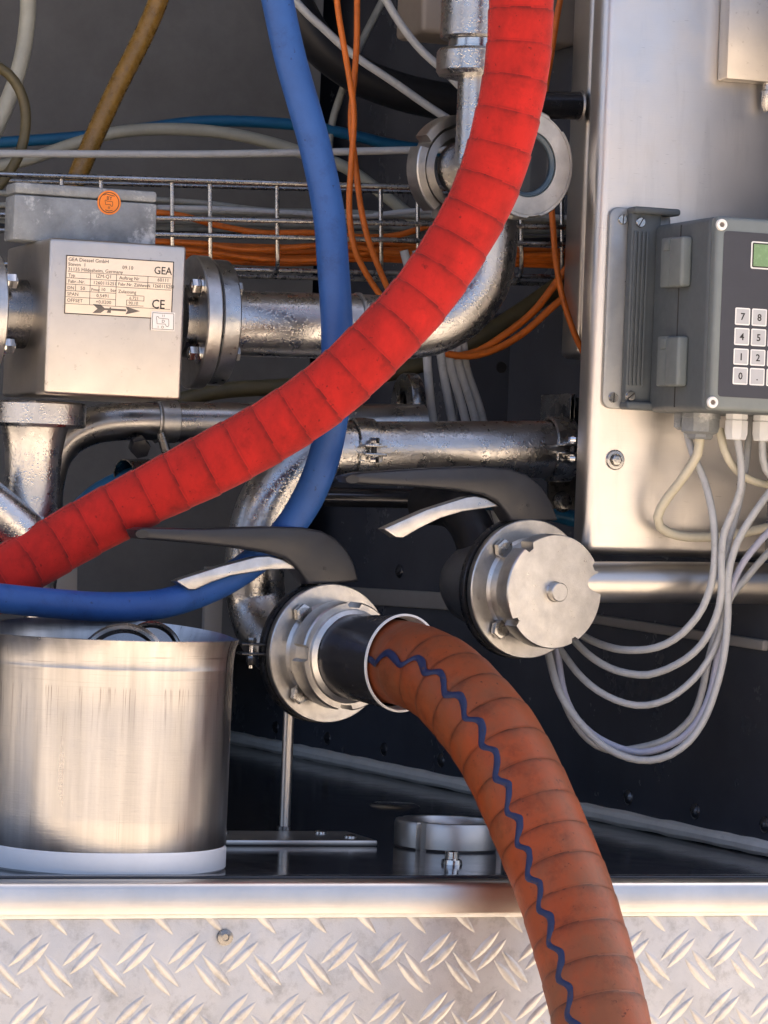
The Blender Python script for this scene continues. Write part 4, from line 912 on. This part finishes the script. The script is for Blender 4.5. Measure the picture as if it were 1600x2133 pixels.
cable('grey_cable', [(830, -60), (792, 10), (745, 105), (712, 190), (690, 270), (680, 400)], 8, 'cable_dull', 'dim grey cable leaning the other way behind the orange pair', 'cable', 1.0, group='loose grey cables at the top')
oo = 'loose orange cables'
cable('orange_cable', [(694, -100), (703, 10), (712, 80), (728, 170), (738, 240), (734, 330), (728, 430), (738, 510), (765, 570), (800, 625), (840, 670)], 6.5, 'cable_orange', 'left of the two crossing orange cables at the top centre', 'cable', .52, group=oo)
cable('orange_cable', [(744, -100), (743, 10), (743, 90), (738, 180), (732, 250), (742, 350), (750, 430), (768, 500), (790, 560), (815, 615), (850, 680)], 6.5, 'cable_orange', 'right of the two crossing orange cables at the top centre', 'cable', .535, group=oo)
cable('orange_cable', [(1185, -80), (1165, 10), (1148, 110), (1135, 210), (1140, 330), (1150, 450), (1156, 530), (1170, 610), (1195, 690), (1222, 750)], 6.5, 'cable_orange', 'orange cable hanging beside the red hose and the cabinet', 'cable', .50, group=oo)
cable('orange_cable', [(1240, 480), (1200, 530), (1160, 590), (1110, 650), (1050, 700), (990, 735), (940, 742)], 8, 'cable_orange', 'upper of two orange cables sweeping under the pipe elbow', 'cable', .56, group=oo)
cable('orange_cable', [(1260, 540), (1205, 590), (1150, 640), (1090, 695), (1030, 728), (970, 744), (920, 735)], 7.5, 'cable_orange', 'lower of two orange cables sweeping under the pipe elbow', 'cable', .55, group=oo)
cable('flat_hose', [(1260, 520), (1180, 580), (1100, 640), (1010, 700), (930, 745)], 20, 'hose_olive', 'olive hose behind the orange cables under the elbow', 'hose', .66)
cable('flat_hose', [(360, 838), (460, 815), (600, 806), (760, 790), (880, 760)], 17, 'hose_olive', 'olive hose lying along the dark pipe behind the meter', 'hose', .62)
cable('black_hose', [(560, -120), (640, 60), (720, 140), (820, 185), (960, 215), (1150, 220)], 40, 'hose_black', 'thick black hose in the shade at the top centre', 'hose', .95)
bgk = 'grey cables dropping behind the clamped pipe'
for i, (x0, x1, x2, lab) in enumerate(((890, 902, 930, 'leftmost'), (918, 940, 962, 'second'), (938, 968, 992, 'middle'), (955, 990, 1012, 'fourth'), (968, 1005, 1030, 'rightmost'))):
    cable('drop_cable', [(x0 - 50, 520), (x0 - 6, 690), (x0 + 2, 760), (x1, 870), (x1 + 25, 1000), (x2 + 30, 1100), (x2 + 60, 1180)], 9, 'cable_grey', lab + ' grey cable of the bundle dropping behind the clamped pipe', 'cable', .54 + .008 * i, group=bgk)
# stub pipe, post, rear box
sp_ = thing('stub_pipe', PT(1170, 250, .5), 'short dark pipe welded to the upright post at the top', 'pipe')
a_ = pp([(1040, 218), (1208, 220)], .5); MB().tube(a_, [29 * S(q) for q in a_], 32).build('stub_tube', 'tube_black', sp_)
q = PT(1208, 220, .5); kq = S(q); MB().lathe([(28 * kq, -4 * kq), (33 * kq, 0), (28 * kq, 4 * kq)], frame(q, EX), 32).build('weld_ring', 'weld', sp_)
e0 = L(1206, 700, .5); tag(MB().box((e0.x, .50, L(1206, 745, .5).z), (e0.x + .05, .55, 1.2), .008, TM, 3).build('upright_post', 'steel_satin'), 'upright square steel post behind the cabinet edge', 'post')
e0, e1 = L(884, -100, .66), L(1204, 96, .66); tag(MB().box((e0.x, .66, e1.z), (e1.x, .74, .9), .006, TM, 3).build('rear_box', 'beige_box'), 'beige metal box behind the red hose at the top', 'box')
e0, e1 = L(1012, 690, .8), L(1079, 1050, .8); rpn = thing('partition_sheet', PT(1040, 900, .8), 'dark blue rear panel with a pale edge strip below the elbow', 'panel')
MB().box((e0.x - .03, .80, e1.z), (e1.x, .806, e0.z + .02), .001, TM).build('panel_sheet', 'panel_dark', rpn)
MB().box((e1.x, .796, e1.z), (e1.x + .0085, .803, e0.z + .015), .001, TM).build('edge_strip', 'tape_tan', rpn)
q = PT(1045, 765, .7995); MB().lathe([(0, .0005), (.006, .0005), (.0065, -.0005)], frame(q, -EY), 20).build('grommet', 'hose_black', rpn)
# pale posts low in the back
e0, e1 = L(430, 1180, .9), L(458, 1420, .9); tag(MB().box((e0.x, .90, .0), (e1.x, .91, e0.z), .001, TM).build('rear_post', 'white_paint'), 'pale upright strip low behind the blue hose', 'post')
e0 = L(112, 1180, .45); b = MB().prism([(0, 0), (.016, .035), (.026, .035), (.028, -.02), (.005, -.02)], TM @ Matrix(((1, 0, 0, e0.x - .004), (0, 0, -1, .45), (0, 1, 0, e0.z - .03), (0, 0, 0, 1))), 0, .003, .0005)
tag(b.build('gusset_plate', 'white_paint'), 'small pale gusset plate under the red hose end', 'bracket')
